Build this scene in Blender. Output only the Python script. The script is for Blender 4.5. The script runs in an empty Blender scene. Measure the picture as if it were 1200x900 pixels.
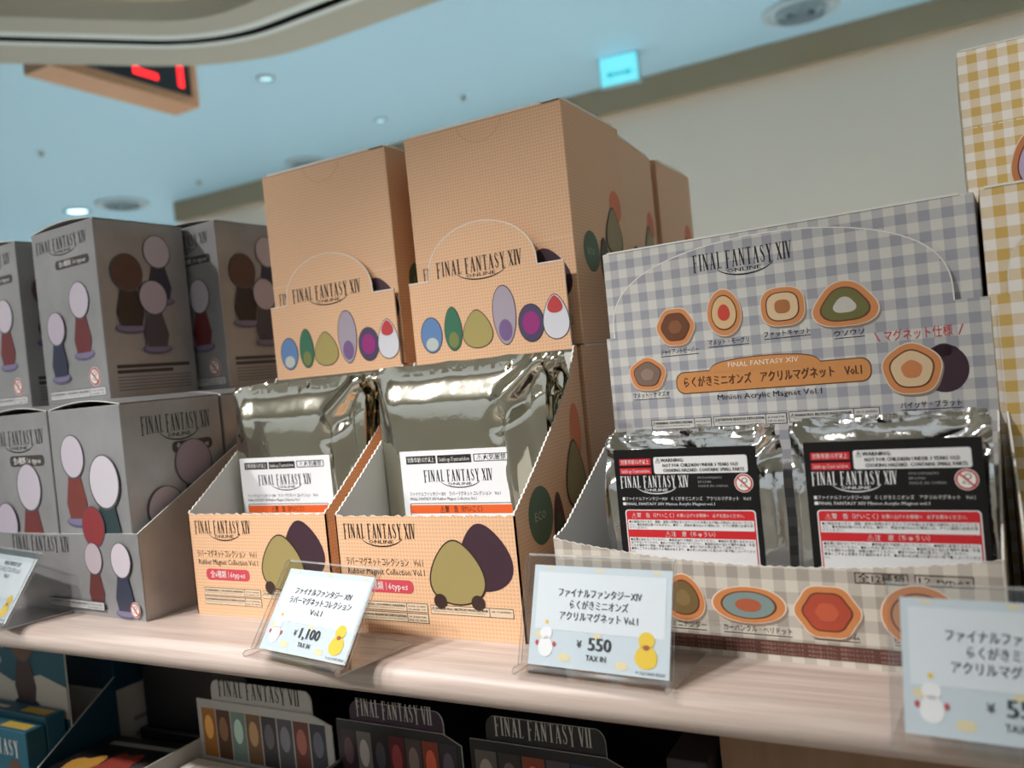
import bpy, bmesh, math, random
from mathutils import Vector, Matrix

C = bpy.context.scene.collection
SC = bpy.context.scene

# ------------------------------------------------------------------ camera, world, lights, exposure
def make_camera():
    yaw, pitch, roll = math.radians(28.7), math.radians(-1.0), math.radians(-5.63)
    cy, sy, cp, sp = math.cos(yaw), math.sin(yaw), math.cos(pitch), math.sin(pitch)
    fwd = Vector((-sy*cp, cy*cp, sp)); right = Vector((cy, sy, 0)); up = right.cross(fwd)
    c, s = math.cos(roll), math.sin(roll)
    r2, u2 = right*c + up*s, up*c - right*s
    cam = bpy.data.cameras.new('camera'); o = bpy.data.objects.new('camera', cam); C.objects.link(o)
    m = Matrix((r2, u2, -fwd)).transposed().to_4x4(); m.translation = (0, 0, .14)
    o.matrix_world = m
    cam.sensor_width = 36; cam.lens = 983/1200*36
    cam.clip_start = .01; cam.clip_end = 60
    cam.dof.use_dof = True; cam.dof.focus_distance = .46; cam.dof.aperture_fstop = 8.0
    SC.camera = o
make_camera()

SC.view_settings.view_transform = 'Standard'; SC.view_settings.look = 'None'
SC.view_settings.gamma = 1; SC.view_settings.use_curve_mapping = False
SC.view_settings.exposure = 0.0

W = bpy.data.worlds.new('ambient_fill'); SC.world = W; W.use_nodes = True  # added ambient fill for the open shop space, no daylight source
def make_world():
    t = W.node_tree; bg = t.nodes['Background']
    tc = t.nodes.new('ShaderNodeTexCoord'); sp = t.nodes.new('ShaderNodeSeparateXYZ'); t.links.new(tc.outputs['Generated'], sp.inputs[0])
    cr = t.nodes.new('ShaderNodeValToRGB'); mr = t.nodes.new('ShaderNodeMapRange'); mr.inputs[1].default_value = -1; mr.inputs[2].default_value = 1
    t.links.new(sp.outputs[2], mr.inputs[0]); t.links.new(mr.outputs[0], cr.inputs[0])
    e = cr.color_ramp.elements
    e[0].position = .30; e[0].color = (.40, .38, .33, 1); e[1].position = .66; e[1].color = (.86, .92, .94, 1)
    t.links.new(cr.outputs[0], bg.inputs[0]); bg.inputs[1].default_value = .55
make_world()

def spot(name, loc, target, energy, size=.03, angle=60, blend=.5, col=(1, .98, .96)):
    l = bpy.data.lights.new(name, 'SPOT'); l.energy = energy; l.shadow_soft_size = size
    l.spot_size = math.radians(angle); l.spot_blend = blend; l.color = col
    o = bpy.data.objects.new(name, l); C.objects.link(o); o.location = loc
    o.rotation_euler = (Vector(target)-Vector(loc)).to_track_quat('-Z', 'Y').to_euler()
    return o
KEY = 50
spot('middle_spotlight', (-.80, -.40, 1.0), (-.30, .34, -.15), KEY, .022, 34, 1.0)
spot('right_spotlight', (-.50, -.40, 1.0), (-.17, .39, -.0), KEY*.80, .022, 31, 1.0)
spot('left_spotlight', (-1.20, -.38, 1.0), (-.62, .36, .04), KEY*1.0, .03, 40, 1.0)
spot('far_right_spotlight', (.10, -.35, 1.0), (.15, .55, .26), 22, .03, 24, .9)
def area_fill(name, loc, sx, sy, energy, spread, col):
    l = bpy.data.lights.new(name, 'AREA'); l.shape = 'RECTANGLE'; l.size = sx; l.size_y = sy; l.energy = energy; l.color = col; l.spread = math.radians(spread)
    o = bpy.data.objects.new(name, l); C.objects.link(o); o.location = loc
area_fill('aisle_fill', (-1.2, 2.8, 1.47), 6.5, 1.2, 118, 75, (.88, .96, 1.0))  # added fill without a fixture: floor bounce brightens ceiling and wall
area_fill('hall_fill', (-8, 8, 1.47), 6, 8, 300, 110, (.88, .96, 1.0))  # added fill over the far hall, lifts the ceiling by bounce
area_fill('front_fill_strip', (-.8, -.7, .98), 4, .04, 13, 95, (1, .97, .93))  # added strip: lifts the bulkhead underside and streaks the foil

# ------------------------------------------------------------------ materials
def lin(c):
    out = []
    for x in c:
        x /= 255
        out.append(x/12.92 if x <= .04045 else ((x+.055)/1.055)**2.4)
    return tuple(out)
_M = {}
def mat(rgb, rough=.55, metal=0, spec=.5, emit=0, name=None):
    k = (tuple(rgb), rough, metal, spec, emit)
    if k in _M: return _M[k]
    m = bpy.data.materials.new(name or 'paint_%d_%d_%d' % tuple(rgb)); m.use_nodes = True
    b = m.node_tree.nodes['Principled BSDF']; c = (*lin(rgb), 1)
    b.inputs['Base Color'].default_value = c; b.inputs['Roughness'].default_value = rough
    b.inputs['Metallic'].default_value = metal; b.inputs['Specular IOR Level'].default_value = spec
    if emit:
        b.inputs['Emission Color'].default_value = c; b.inputs['Emission Strength'].default_value = emit
    _M[k] = m
    return m
class NT:
    def __init__(s, name):
        s.m = bpy.data.materials.new(name); s.m.use_nodes = True; s.t = s.m.node_tree
        s.b = s.t.nodes['Principled BSDF']
        tc = s.t.nodes.new('ShaderNodeTexCoord'); s.obj = tc.outputs['Object']
        sep = s.t.nodes.new('ShaderNodeSeparateXYZ'); s.t.links.new(s.obj, sep.inputs[0]); s.x, s.y, s.z = sep.outputs
    def link(s, a, b): s.t.links.new(a, b)
    def math(s, op, a, b=None, c=None):
        n = s.t.nodes.new('ShaderNodeMath'); n.operation = op
        for i, v in enumerate((a, b, c)):
            if v is None: continue
            if isinstance(v, (int, float)): n.inputs[i].default_value = v
            else: s.link(v, n.inputs[i])
        return n.outputs[0]
    def mix(s, f, a, b):
        n = s.t.nodes.new('ShaderNodeMix'); n.data_type = 'RGBA'
        if isinstance(f, (int, float)): n.inputs[0].default_value = f
        else: s.link(f, n.inputs[0])
        for i, v in ((6, a), (7, b)):
            if isinstance(v, tuple): n.inputs[i].default_value = (*v, 1)
            else: s.link(v, n.inputs[i])
        return n.outputs[2]
    def noise(s, scale, vec=None, detail=3, rough=.5):
        n = s.t.nodes.new('ShaderNodeTexNoise'); n.inputs['Scale'].default_value = scale
        n.inputs['Detail'].default_value = detail; n.inputs['Roughness'].default_value = rough
        s.link(vec if vec is not None else s.obj, n.inputs['Vector']); return n.outputs[0]
    def mapping(s, scale, rot=(0, 0, 0)):
        n = s.t.nodes.new('ShaderNodeMapping'); n.inputs['Scale'].default_value = scale; n.inputs['Rotation'].default_value = rot
        s.link(s.obj, n.inputs['Vector']); return n.outputs[0]
    def bump(s, h, strength, dist):
        n = s.t.nodes.new('ShaderNodeBump'); n.inputs['Strength'].default_value = strength; n.inputs['Distance'].default_value = dist
        s.link(h, n.inputs['Height']); s.link(n.outputs[0], s.b.inputs['Normal'])

def gingham(name, base, white, pitch, rough=.45):
    n = NT(name)
    a = n.math('ADD', n.x, n.y)
    def st(v):
        f = n.math('FRACT', n.math('MULTIPLY', v, 1/pitch))
        return n.math('SMOOTH_MIN', n.math('GREATER_THAN', f, .5), 1.0, .0)
    s = n.math('MULTIPLY', n.math('ADD', st(a), st(n.z)), .5)
    fib = n.noise(900, detail=2)
    s2 = n.math('ADD', s, n.math('MULTIPLY', n.math('SUBTRACT', fib, .5), .12))
    n.link(n.mix(s2, lin(white), lin(base)), n.b.inputs['Base Color'])
    n.b.inputs['Roughness'].default_value = rough
    return n.m
GREYG = gingham('grey_gingham_print', (158, 159, 168), (214, 212, 206), .0104)
GREYT = gingham('grey_brown_gingham_print', (164, 155, 145), (212, 205, 192), .0104)
YELG = gingham('yellow_gingham_print', (214, 178, 98), (246, 240, 232), .0102)

def dotgrid(name, base, dot, pitch=.0021):
    n = NT(name)
    def tri(v):
        f = n.math('FRACT', n.math('MULTIPLY', v, 1/pitch))
        return n.math('ABSOLUTE', n.math('SUBTRACT', f, .5))
    a = n.math('ADD', n.x, n.y)
    d = n.math('GREATER_THAN', n.math('ADD', tri(a), tri(n.z)), .62)
    n.link(n.mix(d, lin(base), lin(dot)), n.b.inputs['Base Color'])
    n.b.inputs['Roughness'].default_value = .42
    return n.m
ORANGE = dotgrid('peach_dot_print', (234, 190, 152), (218, 170, 130))

def wood(name, a, b, scale=1, rough=.45, vert=False):
    n = NT(name)
    v = n.mapping((3*scale, 60*scale, 60*scale) if not vert else (40*scale, 40*scale, 2*scale))
    g = n.noise(1.6, v, 6, .6)
    v2 = n.mapping((10*scale, 400*scale, 400*scale) if not vert else (300*scale, 300*scale, 8*scale))
    g2 = n.noise(1.0, v2, 3, .6)
    f = n.math('ADD', n.math('MULTIPLY', g, .65), n.math('MULTIPLY', g2, .6))
    r = n.t.nodes.new('ShaderNodeMapRange'); r.inputs[1].default_value = .4; r.inputs[2].default_value = .85
    n.link(f, r.inputs[0])
    n.link(n.mix(r.outputs[0], lin(a), lin(b)), n.b.inputs['Base Color'])
    n.b.inputs['Roughness'].default_value = rough
    n.bump(f, .15, .0006)
    return n.m
WOOD = wood('pale_birch_laminate', (214, 198, 190), (172, 152, 140))
WOODP = wood('brown_wood_panel', (150, 116, 88), (128, 96, 70), .6, .5, True)
WOODS = wood('orange_wood', (200, 150, 110), (176, 126, 90), .5)

def foil(name, col, rough, bump, scale):
    n = NT(name)
    n.b.inputs['Base Color'].default_value = (*lin(col), 1); n.b.inputs['Metallic'].default_value = 1
    n.b.inputs['Roughness'].default_value = rough
    h = n.math('ADD', n.noise(scale, detail=2, rough=.45), n.math('MULTIPLY', n.noise(scale*9, detail=2), .06))
    n.bump(h, bump, .004)
    return n.m
FOIL = foil('silver_foil', (226, 222, 208), .10, .22, 28)
FOIL2 = foil('crinkled_silver_foil', (225, 225, 224), .13, .5, 60)
GREYBOX = mat((150, 150, 150), .3, .25)
def silverprint():
    n = NT('silver_card_print')
    f = n.noise(22, detail=4, rough=.6)
    n.link(n.mix(f, lin((136, 135, 136)), lin((182, 182, 184))), n.b.inputs['Base Color'])
    n.b.inputs['Roughness'].default_value = .34; n.b.inputs['Metallic'].default_value = .35
    return n.m
SILVER = silverprint()
WHITE = mat((238, 236, 230), .6); CARDIN = mat((206, 206, 202), .35); INK = mat((30, 24, 24), .5)
KHAKI = mat((158, 142, 90), .5); PLUM = mat((62, 38, 50), .5); OUTL = mat((58, 40, 34), .5)

def acrylic():
    m = bpy.data.materials.new('clear_acrylic'); m.use_nodes = True; t = m.node_tree; t.nodes.clear()
    out = t.nodes.new('ShaderNodeOutputMaterial'); mx = t.nodes.new('ShaderNodeMixShader')
    tr = t.nodes.new('ShaderNodeBsdfTransparent'); gl = t.nodes.new('ShaderNodeBsdfGlossy'); lw = t.nodes.new('ShaderNodeLayerWeight'); pw = t.nodes.new('ShaderNodeMath'); pw.operation = 'POWER'; pw.inputs[1].default_value = 4; ad = t.nodes.new('ShaderNodeMath'); ad.operation = 'MULTIPLY_ADD'; ad.inputs[1].default_value = .6; ad.inputs[2].default_value = .03
    tr.inputs[0].default_value = (.95, .955, .955, 1); gl.inputs['Roughness'].default_value = .05; t.links.new(lw.outputs['Facing'], pw.inputs[0]); t.links.new(pw.outputs[0], ad.inputs[0])
    t.links.new(ad.outputs[0], mx.inputs[0]); t.links.new(tr.outputs[0], mx.inputs[1]); t.links.new(gl.outputs[0], mx.inputs[2])
    t.links.new(mx.outputs[0], out.inputs[0]); return m
ACRYL = acrylic()
def acrylic_edge():
    m = bpy.data.materials.new('acrylic_cut_edge'); m.use_nodes = True; t = m.node_tree; b = t.nodes['Principled BSDF']
    b.inputs['Base Color'].default_value = (.75, .76, .76, 1); b.inputs['Roughness'].default_value = .2; b.inputs['Alpha'].default_value = .5
    return m
ACRED = acrylic_edge()

# ------------------------------------------------------------------ mesh builder
class Fr:
    """a flat drawing frame: origin, right, up (outward = right x up)"""
    def __init__(s, o, u, v):
        s.o, s.u, s.v = Vector(o), Vector(u).normalized(), Vector(v).normalized(); s.n = s.u.cross(s.v).normalized()
    def p(s, x, y, d=0): return s.o + s.u*x + s.v*y + s.n*d
    def at(s, x, y, d=0): return Fr(s.p(x, y, d), s.u, s.v)
    def turned(s, x, y, ang):
        c, q = math.cos(ang), math.sin(ang)
        return Fr(s.p(x, y), s.u*c + s.v*q, s.v*c - s.u*q)
def front(y=0, x=0, z=0): return Fr((x, y, z), (1, 0, 0), (0, 0, 1))
def rside(x, y=0, z=0): return Fr((x, y, z), (0, 1, 0), (0, 0, 1))
def lside(x, y, z=0): return Fr((x, y, z), (0, -1, 0), (0, 0, 1))
L1 = .00012    # print layer step
_T = {}
def text_mesh(s, res=1):
    k = (s, res)
    if k not in _T:
        c = bpy.data.curves.new('t', 'FONT'); c.body = s; c.size = 1; c.resolution_u = res
        o = bpy.data.objects.new('t', c); m = o.to_mesh()
        vs = [(v.co.x, v.co.y) for v in m.vertices]; fs = [tuple(p.vertices) for p in m.polygons]
        o.to_mesh_clear(); bpy.data.objects.remove(o); bpy.data.curves.remove(c)
        _T[k] = (vs, fs)
    return _T[k]
class MB:
    def __init__(s): s.v, s.f, s.i, s.m, s.sm = [], [], [], [], []
    def mi(s, m):
        if m not in s.m: s.m.append(m)
        return s.m.index(m)
    def face(s, pts, m, smooth=False):
        b = len(s.v); s.v += [tuple(p) for p in pts]; s.f.append(tuple(range(b, b+len(pts)))); s.i.append(s.mi(m)); s.sm.append(smooth)
    def flat(s, fr, pts, m, k=1): s.face([fr.p(x, y, k*L1) for x, y in pts], m)
    def rect(s, fr, x0, y0, x1, y1, m, k=1): s.flat(fr, [(x0, y0), (x1, y0), (x1, y1), (x0, y1)], m, k)
    def ring(s, fr, outer, inner, m, k=1):
        n = len(outer)
        for i in range(n):
            j = (i+1) % n
            s.face([fr.p(*outer[i], k*L1), fr.p(*outer[j], k*L1), fr.p(*inner[j], k*L1), fr.p(*inner[i], k*L1)], m)
    def line(s, fr, pts, w, m, k=1):
        for a, b in zip(pts, pts[1:]):
            a, b = Vector(a), Vector(b); d = (b-a)
            if d.length < 1e-9: continue
            q = Vector((-d.y, d.x)).normalized()*w/2; e = d.normalized()*w*.2
            s.flat(fr, [a-q-e, b-q+e, b+q+e, a+q-e], m, k)
    def panel(s, fr, pts, th, mf, mb, me):
        a = [fr.p(x, y, 0) for x, y in pts]; b = [fr.p(x, y, -th) for x, y in pts]
        s.face(a, mf); s.face(b[::-1], mb)
        n = len(pts)
        for i in range(n):
            j = (i+1) % n
            s.face([a[j], a[i], b[i], b[j]], me)
    def box(s, x0, x1, y0, y1, z0, z1, m):
        ms = m if isinstance(m, (list, tuple)) else [m]*6     # front back left right top bottom
        P = lambda x, y, z: (x, y, z)
        s.face([P(x0, y0, z0), P(x1, y0, z0), P(x1, y0, z1), P(x0, y0, z1)], ms[0])
        s.face([P(x1, y1, z0), P(x0, y1, z0), P(x0, y1, z1), P(x1, y1, z1)], ms[1])
        s.face([P(x0, y1, z0), P(x0, y0, z0), P(x0, y0, z1), P(x0, y1, z1)], ms[2])
        s.face([P(x1, y0, z0), P(x1, y1, z0), P(x1, y1, z1), P(x1, y0, z1)], ms[3])
        s.face([P(x0, y0, z1), P(x1, y0, z1), P(x1, y1, z1), P(x0, y1, z1)], ms[4])
        s.face([P(x0, y1, z0), P(x1, y1, z0), P(x1, y0, z0), P(x0, y0, z0)], ms[5])
    def text(s, fr, t, x, y, h, m, al='c', w=None, sx=1.0, k=1, res=1, bold=0):
        vs, fs = text_mesh(t, res)
        if not vs: return
        xs = [v[0] for v in vs]; x0, x1 = min(xs), max(xs)
        q = h/.72
        if w: sx = w/((x1-x0)*q)
        ox = {'c': (x0+x1)/2, 'l': x0, 'r': x1}[al]
        for rep in range(2 if bold else 1):
            b = len(s.v); dx = bold*rep
            s.v += [tuple(fr.p(x+dx+(a-ox)*q*sx, y+c*q, k*L1+rep*.00002)) for a, c in vs]
            ii = s.mi(m)
            for f in fs:
                s.f.append(tuple(b+i for i in f)); s.i.append(ii); s.sm.append(False)
    def revolve(s, prof, m, n=32, cen=(0, 0, 0), axis='z', smooth=True):
        rows = []
        for r, z in prof:
            row = []
            for k in range(n):
                a = 2*math.pi*k/n
                p = (r*math.cos(a), r*math.sin(a), z)
                row.append((cen[0]+p[0], cen[1]+p[1], cen[2]+p[2]))
            rows.append(row)
        for a, b in zip(rows, rows[1:]):
            for k in range(n):
                j = (k+1) % n
                s.face([a[k], a[j], b[j], b[k]], m, smooth)
        s.face(rows[0][::-1], m); s.face(rows[-1], m)
    def build(s, name, parent=None, merge=False, bevel=0):
        me = bpy.data.meshes.new(name); me.from_pydata(s.v, [], s.f)
        for m in s.m: me.materials.append(m)
        me.polygons.foreach_set('material_index', s.i); me.polygons.foreach_set('use_smooth', s.sm)
        if merge:
            bm = bmesh.new(); bm.from_mesh(me); bmesh.ops.remove_doubles(bm, verts=bm.verts, dist=1e-6); bm.to_mesh(me); bm.free()
        me.update()
        o = bpy.data.objects.new(name, me); C.objects.link(o)
        if parent: o.parent = parent
        if bevel:
            b = o.modifiers.new('soft_edges', 'BEVEL'); b.width = bevel; b.segments = 2; b.limit_method = 'ANGLE'
        return o
def tag(o, label, cat, group=None, kind=None):
    o['label'] = label; o['category'] = cat
    if group: o['group'] = group
    if kind: o['kind'] = kind
    return o
def thing(name, label, cat, loc=(0, 0, 0), yaw=0, group=None):
    o = bpy.data.objects.new(name, None); C.objects.link(o); o.empty_display_size = .02
    o.location = loc; o.rotation_euler = (0, 0, math.radians(yaw))
    return tag(o, label, cat, group)
def copy_tree(o, parent=None):
    c = o.copy(); C.objects.link(c)
    if parent: c.parent = parent
    for ch in o.children: copy_tree(ch, c)
    return c
def struct(mb, name, parent=None):
    o = mb.build(name, parent); o['kind'] = 'structure'; return o

# 2d outlines
def ell(cx, cy, rx, ry, n=28, rot=0):
    c, q = math.cos(rot), math.sin(rot); o = []
    for k in range(n):
        a = 2*math.pi*k/n; x, y = rx*math.cos(a), ry*math.sin(a); o.append((cx+x*c-y*q, cy+x*q+y*c))
    return o
def rrect(x0, y0, x1, y1, r, n=5):
    o = []
    for cx, cy, a0 in ((x1-r, y0+r, -90), (x1-r, y1-r, 0), (x0+r, y1-r, 90), (x0+r, y0+r, 180)):
        for k in range(n+1):
            a = math.radians(a0+90*k/n); o.append((cx+r*math.cos(a), cy+r*math.sin(a)))
    return o
def egg(cx, cy, w, h, k=.3, n=32, rot=0):
    o = []; c, q = math.cos(rot), math.sin(rot)
    for i in range(n):
        a = 2*math.pi*i/n; x = w/2*math.cos(a)*(1-k*math.sin(a)); y = h/2*math.sin(a)
        o.append((cx+x*c-y*q, cy+x*q+y*c))
    return o
def scaled(pts, k, c=None):
    if c is None: c = (sum(p[0] for p in pts)/len(pts), sum(p[1] for p in pts)/len(pts))
    return [(c[0]+(x-c[0])*k, c[1]+(y-c[1])*k) for x, y in pts]
def lobed(cx, cy, w, h, lobes, amp, n=48, ph=0):
    o = []
    for i in range(n):
        a = 2*math.pi*i/n; r = 1+amp*math.cos(lobes*(a-ph)); o.append((cx+w/2*r*math.cos(a), cy+h/2*r*math.sin(a)))
    return o
def jag(p, q, pitch=.0019, amp=.00045):
    p, q = Vector(p), Vector(q); d = q-p; n = max(2, int(d.length/pitch)); t = Vector((-d.y, d.x)).normalized()
    o = []
    for i in range(n+1):
        e = amp*(1 if i % 2 else -1) if 0 < i < n else 0
        v = p + d*(i/n) + t*e; o.append((v.x, v.y))
    return o

# ------------------------------------------------------------------ the serif game wordmark, drawn as strokes
def glyph(c):
    """polygons in a cell of height 1; returns (width, polygons)"""
    th, s, e = .135, .035, .13      # thick stem, hairline, serif reach
    def stem(x): return [(x, 0), (x+th, 0), (x+th, 1), (x, 1)]
    def ser(x, y): return [(x-e*.5, y), (x+th+e*.5, y), (x+th+e*.5, y+s), (x-e*.5, y+s)]
    def bar(x0, y0, x1, y1, w): 
        a, b = Vector((x0, y0)), Vector((x1, y1)); d = (b-a).normalized(); q = Vector((-d.y, d.x))*w/2
        return [tuple(a-q), tuple(b-q), tuple(b+q), tuple(a+q)]
    def full(x): return [stem(x), ser(x, 0), ser(x, 1-s)]
    if c == 'I': return .24, full(.07)
    if c == 'F': return .44, full(.07) + [[(.1, .955), (.42, .955), (.42, 1), (.1, 1)], [(.42, 1), (.37, .96), (.42, .82)], [(.1, .52), (.32, .52), (.32, .56), (.1, .56)], [(.30, .62), (.33, .62), (.33, .46), (.30, .46)]]
    if c == 'L': return .42, full(.07) + [[(.1, 0), (.40, 0), (.40, .045), (.1, .045)], [(.40, 0), (.35, .04), (.40, .2)]]
    if c == 'E': return .44, full(.07) + [[(.1, .955), (.4, .955), (.4, 1), (.1, 1)], [(.1, 0), (.4, 0), (.4, .045), (.1, .045)], [(.1, .5), (.32, .5), (.32, .54), (.1, .54)]]
    if c == 'N': return .52, [bar(.09, 0, .09, 1, .055), bar(.43, 0, .43, 1, .055), bar(.11, .98, .41, .02, .145), [(.02, 0), (.16, 0), (.16, s), (.02, s)], [(.36, 1-s), (.5, 1-s), (.5, 1), (.36, 1)], [(.02, 1-s), (.12, 1-s), (.12, 1), (.02, 1)]]
    if c == 'A': return .5, [bar(.08, 0, .25, .99, .052), bar(.26, .99, .42, 0, .145), bar(.13, .3, .36, .3, .035), [(.0, 0), (.16, 0), (.16, s), (.0, s)], [(.33, 0), (.5, 0), (.5, s), (.33, s)]]
    if c == 'V': return .5, [bar(.08, 1, .25, .01, .145), bar(.26, .01, .43, 1, .052), [(.0, 1-s), (.17, 1-s), (.17, 1), (.0, 1)], [(.35, 1-s), (.51, 1-s), (.51, 1), (.35, 1)]]
    if c == 'X': return .5, [bar(.1, .99, .4, .01, .145), bar(.4, .99, .1, .01, .052), [(.02, 0), (.18, 0), (.18, s), (.02, s)], [(.32, 0), (.5, 0), (.5, s), (.32, s)], [(.02, 1-s), (.2, 1-s), (.2, 1), (.02, 1)], [(.33, 1-s), (.48, 1-s), (.48, 1), (.33, 1)]]
    if c == 'Y': return .5, [bar(.1, .99, .25, .48, .145), bar(.41, .99, .27, .48, .052), bar(.25, 0, .25, .5, .135), ser(.18, 0), [(.02, 1-s), (.2, 1-s), (.2, 1), (.02, 1)], [(.33, 1-s), (.49, 1-s), (.49, 1), (.33, 1)]]
    if c == 'T': return .46, [stem(.18), ser(.18, 0), [(.02, .955), (.45, .955), (.45, 1), (.02, 1)], [(.02, 1), (.02, .8), (.07, .96)], [(.45, 1), (.4, .96), (.45, .8)]]
    if c == 'S':
        pts = [(.34, .80), (.30, .93), (.21, .97), (.11, .92), (.09, .76), (.15, .62), (.27, .45), (.34, .30), (.32, .10), (.21, .03), (.10, .07), (.06, .22)]
        ws = [.055, .05, .05, .07, .11, .14, .14, .11, .07, .05, .05, .055]
        out = []
        for i in range(len(pts)-1):
            a, b = Vector(pts[i]), Vector(pts[i+1]); d = (b-a).normalized(); q = Vector((-d.y, d.x))
            out.append([tuple(a-q*ws[i]/2-d*.01), tuple(b-q*ws[i+1]/2+d*.01), tuple(b+q*ws[i+1]/2+d*.01), tuple(a+q*ws[i]/2-d*.01)])
        return .42, out
    return .2, []
def wordmark(mb, fr, x, y, w, h, m, words=('FINAL', 'FANTASY', 'XIV'), online=True, k=1, boost=.07):
    """x, y = left end of the base line; w total width, h letter height"""
    cells = []; cx = 0
    for wi, word in enumerate(words):
        for li, ch in enumerate(word):
            gw, ps = glyph(ch)
            big = (wi < 2 and li == 0) or (wi == 1 and ch == 'Y') 
            cells.append((cx, ps, big)); cx += gw + (.12 if wi < 2 else .03)
        cx += .26 if wi == 0 else .20
    tot = cx - .23; kx = w/tot
    for x0, ps, big in cells:
        for p in ps:
            q = [(x+(x0+px)*kx, y+(py if not big else -boost+py*(1+boost))*h) for px, py in p]
            a = sum(q[i][0]*q[(i+1) % len(q)][1]-q[(i+1) % len(q)][0]*q[i][1] for i in range(len(q)))
            mb.flat(fr, q if a > 0 else q[::-1], m, k)
    if online:
        mb.text(fr, 'ONLINE', x+w*.52, y-h*.33, h*.23, m, w=w*.34, k=k, bold=h*.02)
        c = (x+w*.53, y+h*.25); rx, ry = w*.30, h*.78
        arc = [(c[0]+rx*math.cos(a), c[1]+ry*math.sin(a)) for a in [math.radians(200+140*i/24) for i in range(25)]]
        for i, (a, b) in enumerate(zip(arc, arc[1:])):
            mb.line(fr, [a, b], h*(.03+.06*math.sin(math.pi*(i+.5)/24)), m, k)
        mb.text(fr, 'TM', x+w*.80, y, h*.07, m, k=k)

# ------------------------------------------------------------------ printed bits
def pill(mb, fr, x0, y0, x1, y1, m, tm, a, b, k=1):
    mb.flat(fr, rrect(x0, y0, x1, y1, (y1-y0)*.42), m, k)
    h = (y1-y0)*.5; yy = y0+(y1-y0)*.27
    mb.text(fr, a, x0+(x1-x0)*.29, yy, h, tm, w=(x1-x0)*.36, k=k+1)
    mb.text(fr, b, x0+(x1-x0)*.73, yy, h, tm, w=(x1-x0)*.34, k=k+1)
    mb.rect(fr, x0+(x1-x0)*.52, y0+(y1-y0)*.2, x0+(x1-x0)*.527, y1-(y1-y0)*.2, tm, k+1)
def notice(mb, fr, x0, y0, x1, y1, bg, ink, head, sub, right, k=1, split=.72):
    t = (y1-y0)*.06
    mb.rect(fr, x0, y0, x1, y1, ink, k); mb.rect(fr, x0+t, y0+t, x1-t, y1-t, bg, k+1)
    xs = x0+(x1-x0)*split; mb.rect(fr, xs, y0, xs+t, y1, ink, k+2)
    h = y1-y0
    mb.text(fr, '⚠'+head, x0+h*.15, y0+h*.52, h*.26, ink, al='l', w=(xs-x0)-h*.3, k=k+2, bold=h*.02)
    for i, s in enumerate(sub): mb.text(fr, s, x0+h*.5, y0+h*(.30-.2*i), h*.11, ink, al='l', w=(xs-x0)-h*.9, k=k+2)
    for i, s in enumerate(right): mb.text(fr, s, (xs+x1)/2, y0+h*(.56-.34*i), h*.17, ink, w=(x1-xs)*.8, k=k+2)
def agemark(mb, fr, cx, cy, r, k=1, bg=WHITE):
    red = mat((200, 62, 66), .5)
    mb.flat(fr, ell(cx, cy, r, r), WHITE, k); mb.flat(fr, ell(cx, cy, r*.93, r*.93), red, k+1); mb.flat(fr, ell(cx, cy, r*.76, r*.76), WHITE, k+2)
    mb.text(fr, '0-3', cx-r*.05, cy-r*.45, r*.4, INK, k=k+3)
    mb.ring(fr, ell(cx+r*.12, cy+r*.3, r*.3, r*.27), ell(cx+r*.12, cy+r*.3, r*.22, r*.2), INK, k+3)
    d = r*.6
    mb.line(fr, [(cx-d, cy+d), (cx+d, cy-d)], r*.16, red, k+4)
def pawn(mb, fr, cx, z0, h, head, body, foot=(128, 120, 152), k=1, tilt=0):
    """plain counter-like figure print: oval stand, tapered body, round top"""
    w = h*.44
    mb.flat(fr, ell(cx, z0+h*.06, h*.22, h*.07), mat((96, 92, 116), .4), k); mb.flat(fr, ell(cx, z0+h*.075, h*.205, h*.055), mat(foot, .4), k+1)
    b = [(cx-w*.32, z0+h*.09), (cx+w*.32, z0+h*.09), (cx+w*.42, z0+h*.25), (cx+w*.22, z0+h*.58), (cx-w*.22, z0+h*.58), (cx-w*.42, z0+h*.25)]
    mb.flat(fr, b, mat(body, .4), k+2)
    mb.flat(fr, ell(cx, z0+h*.74, h*.215, h*.235), mat((84, 80, 90), .4), k+3); mb.flat(fr, ell(cx, z0+h*.745, h*.2, h*.22), mat(head, .4), k+4)
def badge(mb, fr, out, fill, k=1, rim=(214, 140, 84), edge=(112, 62, 36), f=.72, fill2=None):
    c = (sum(p[0] for p in out)/len(out), sum(p[1] for p in out)/len(out))
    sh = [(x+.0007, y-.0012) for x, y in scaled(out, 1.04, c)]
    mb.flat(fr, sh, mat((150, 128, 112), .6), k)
    mb.flat(fr, scaled(out, 1.05, c), mat((232, 210, 190), .5), k+1); mb.flat(fr, out, mat(rim, .5), k+2)
    mb.flat(fr, scaled(out, f+.06, c), mat(edge, .5), k+3); mb.flat(fr, scaled(out, f, c), mat(fill, .5), k+4)
    if fill2:
        mb.flat(fr, scaled(out, f*.5, c), mat(fill2, .5), k+5)

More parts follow.
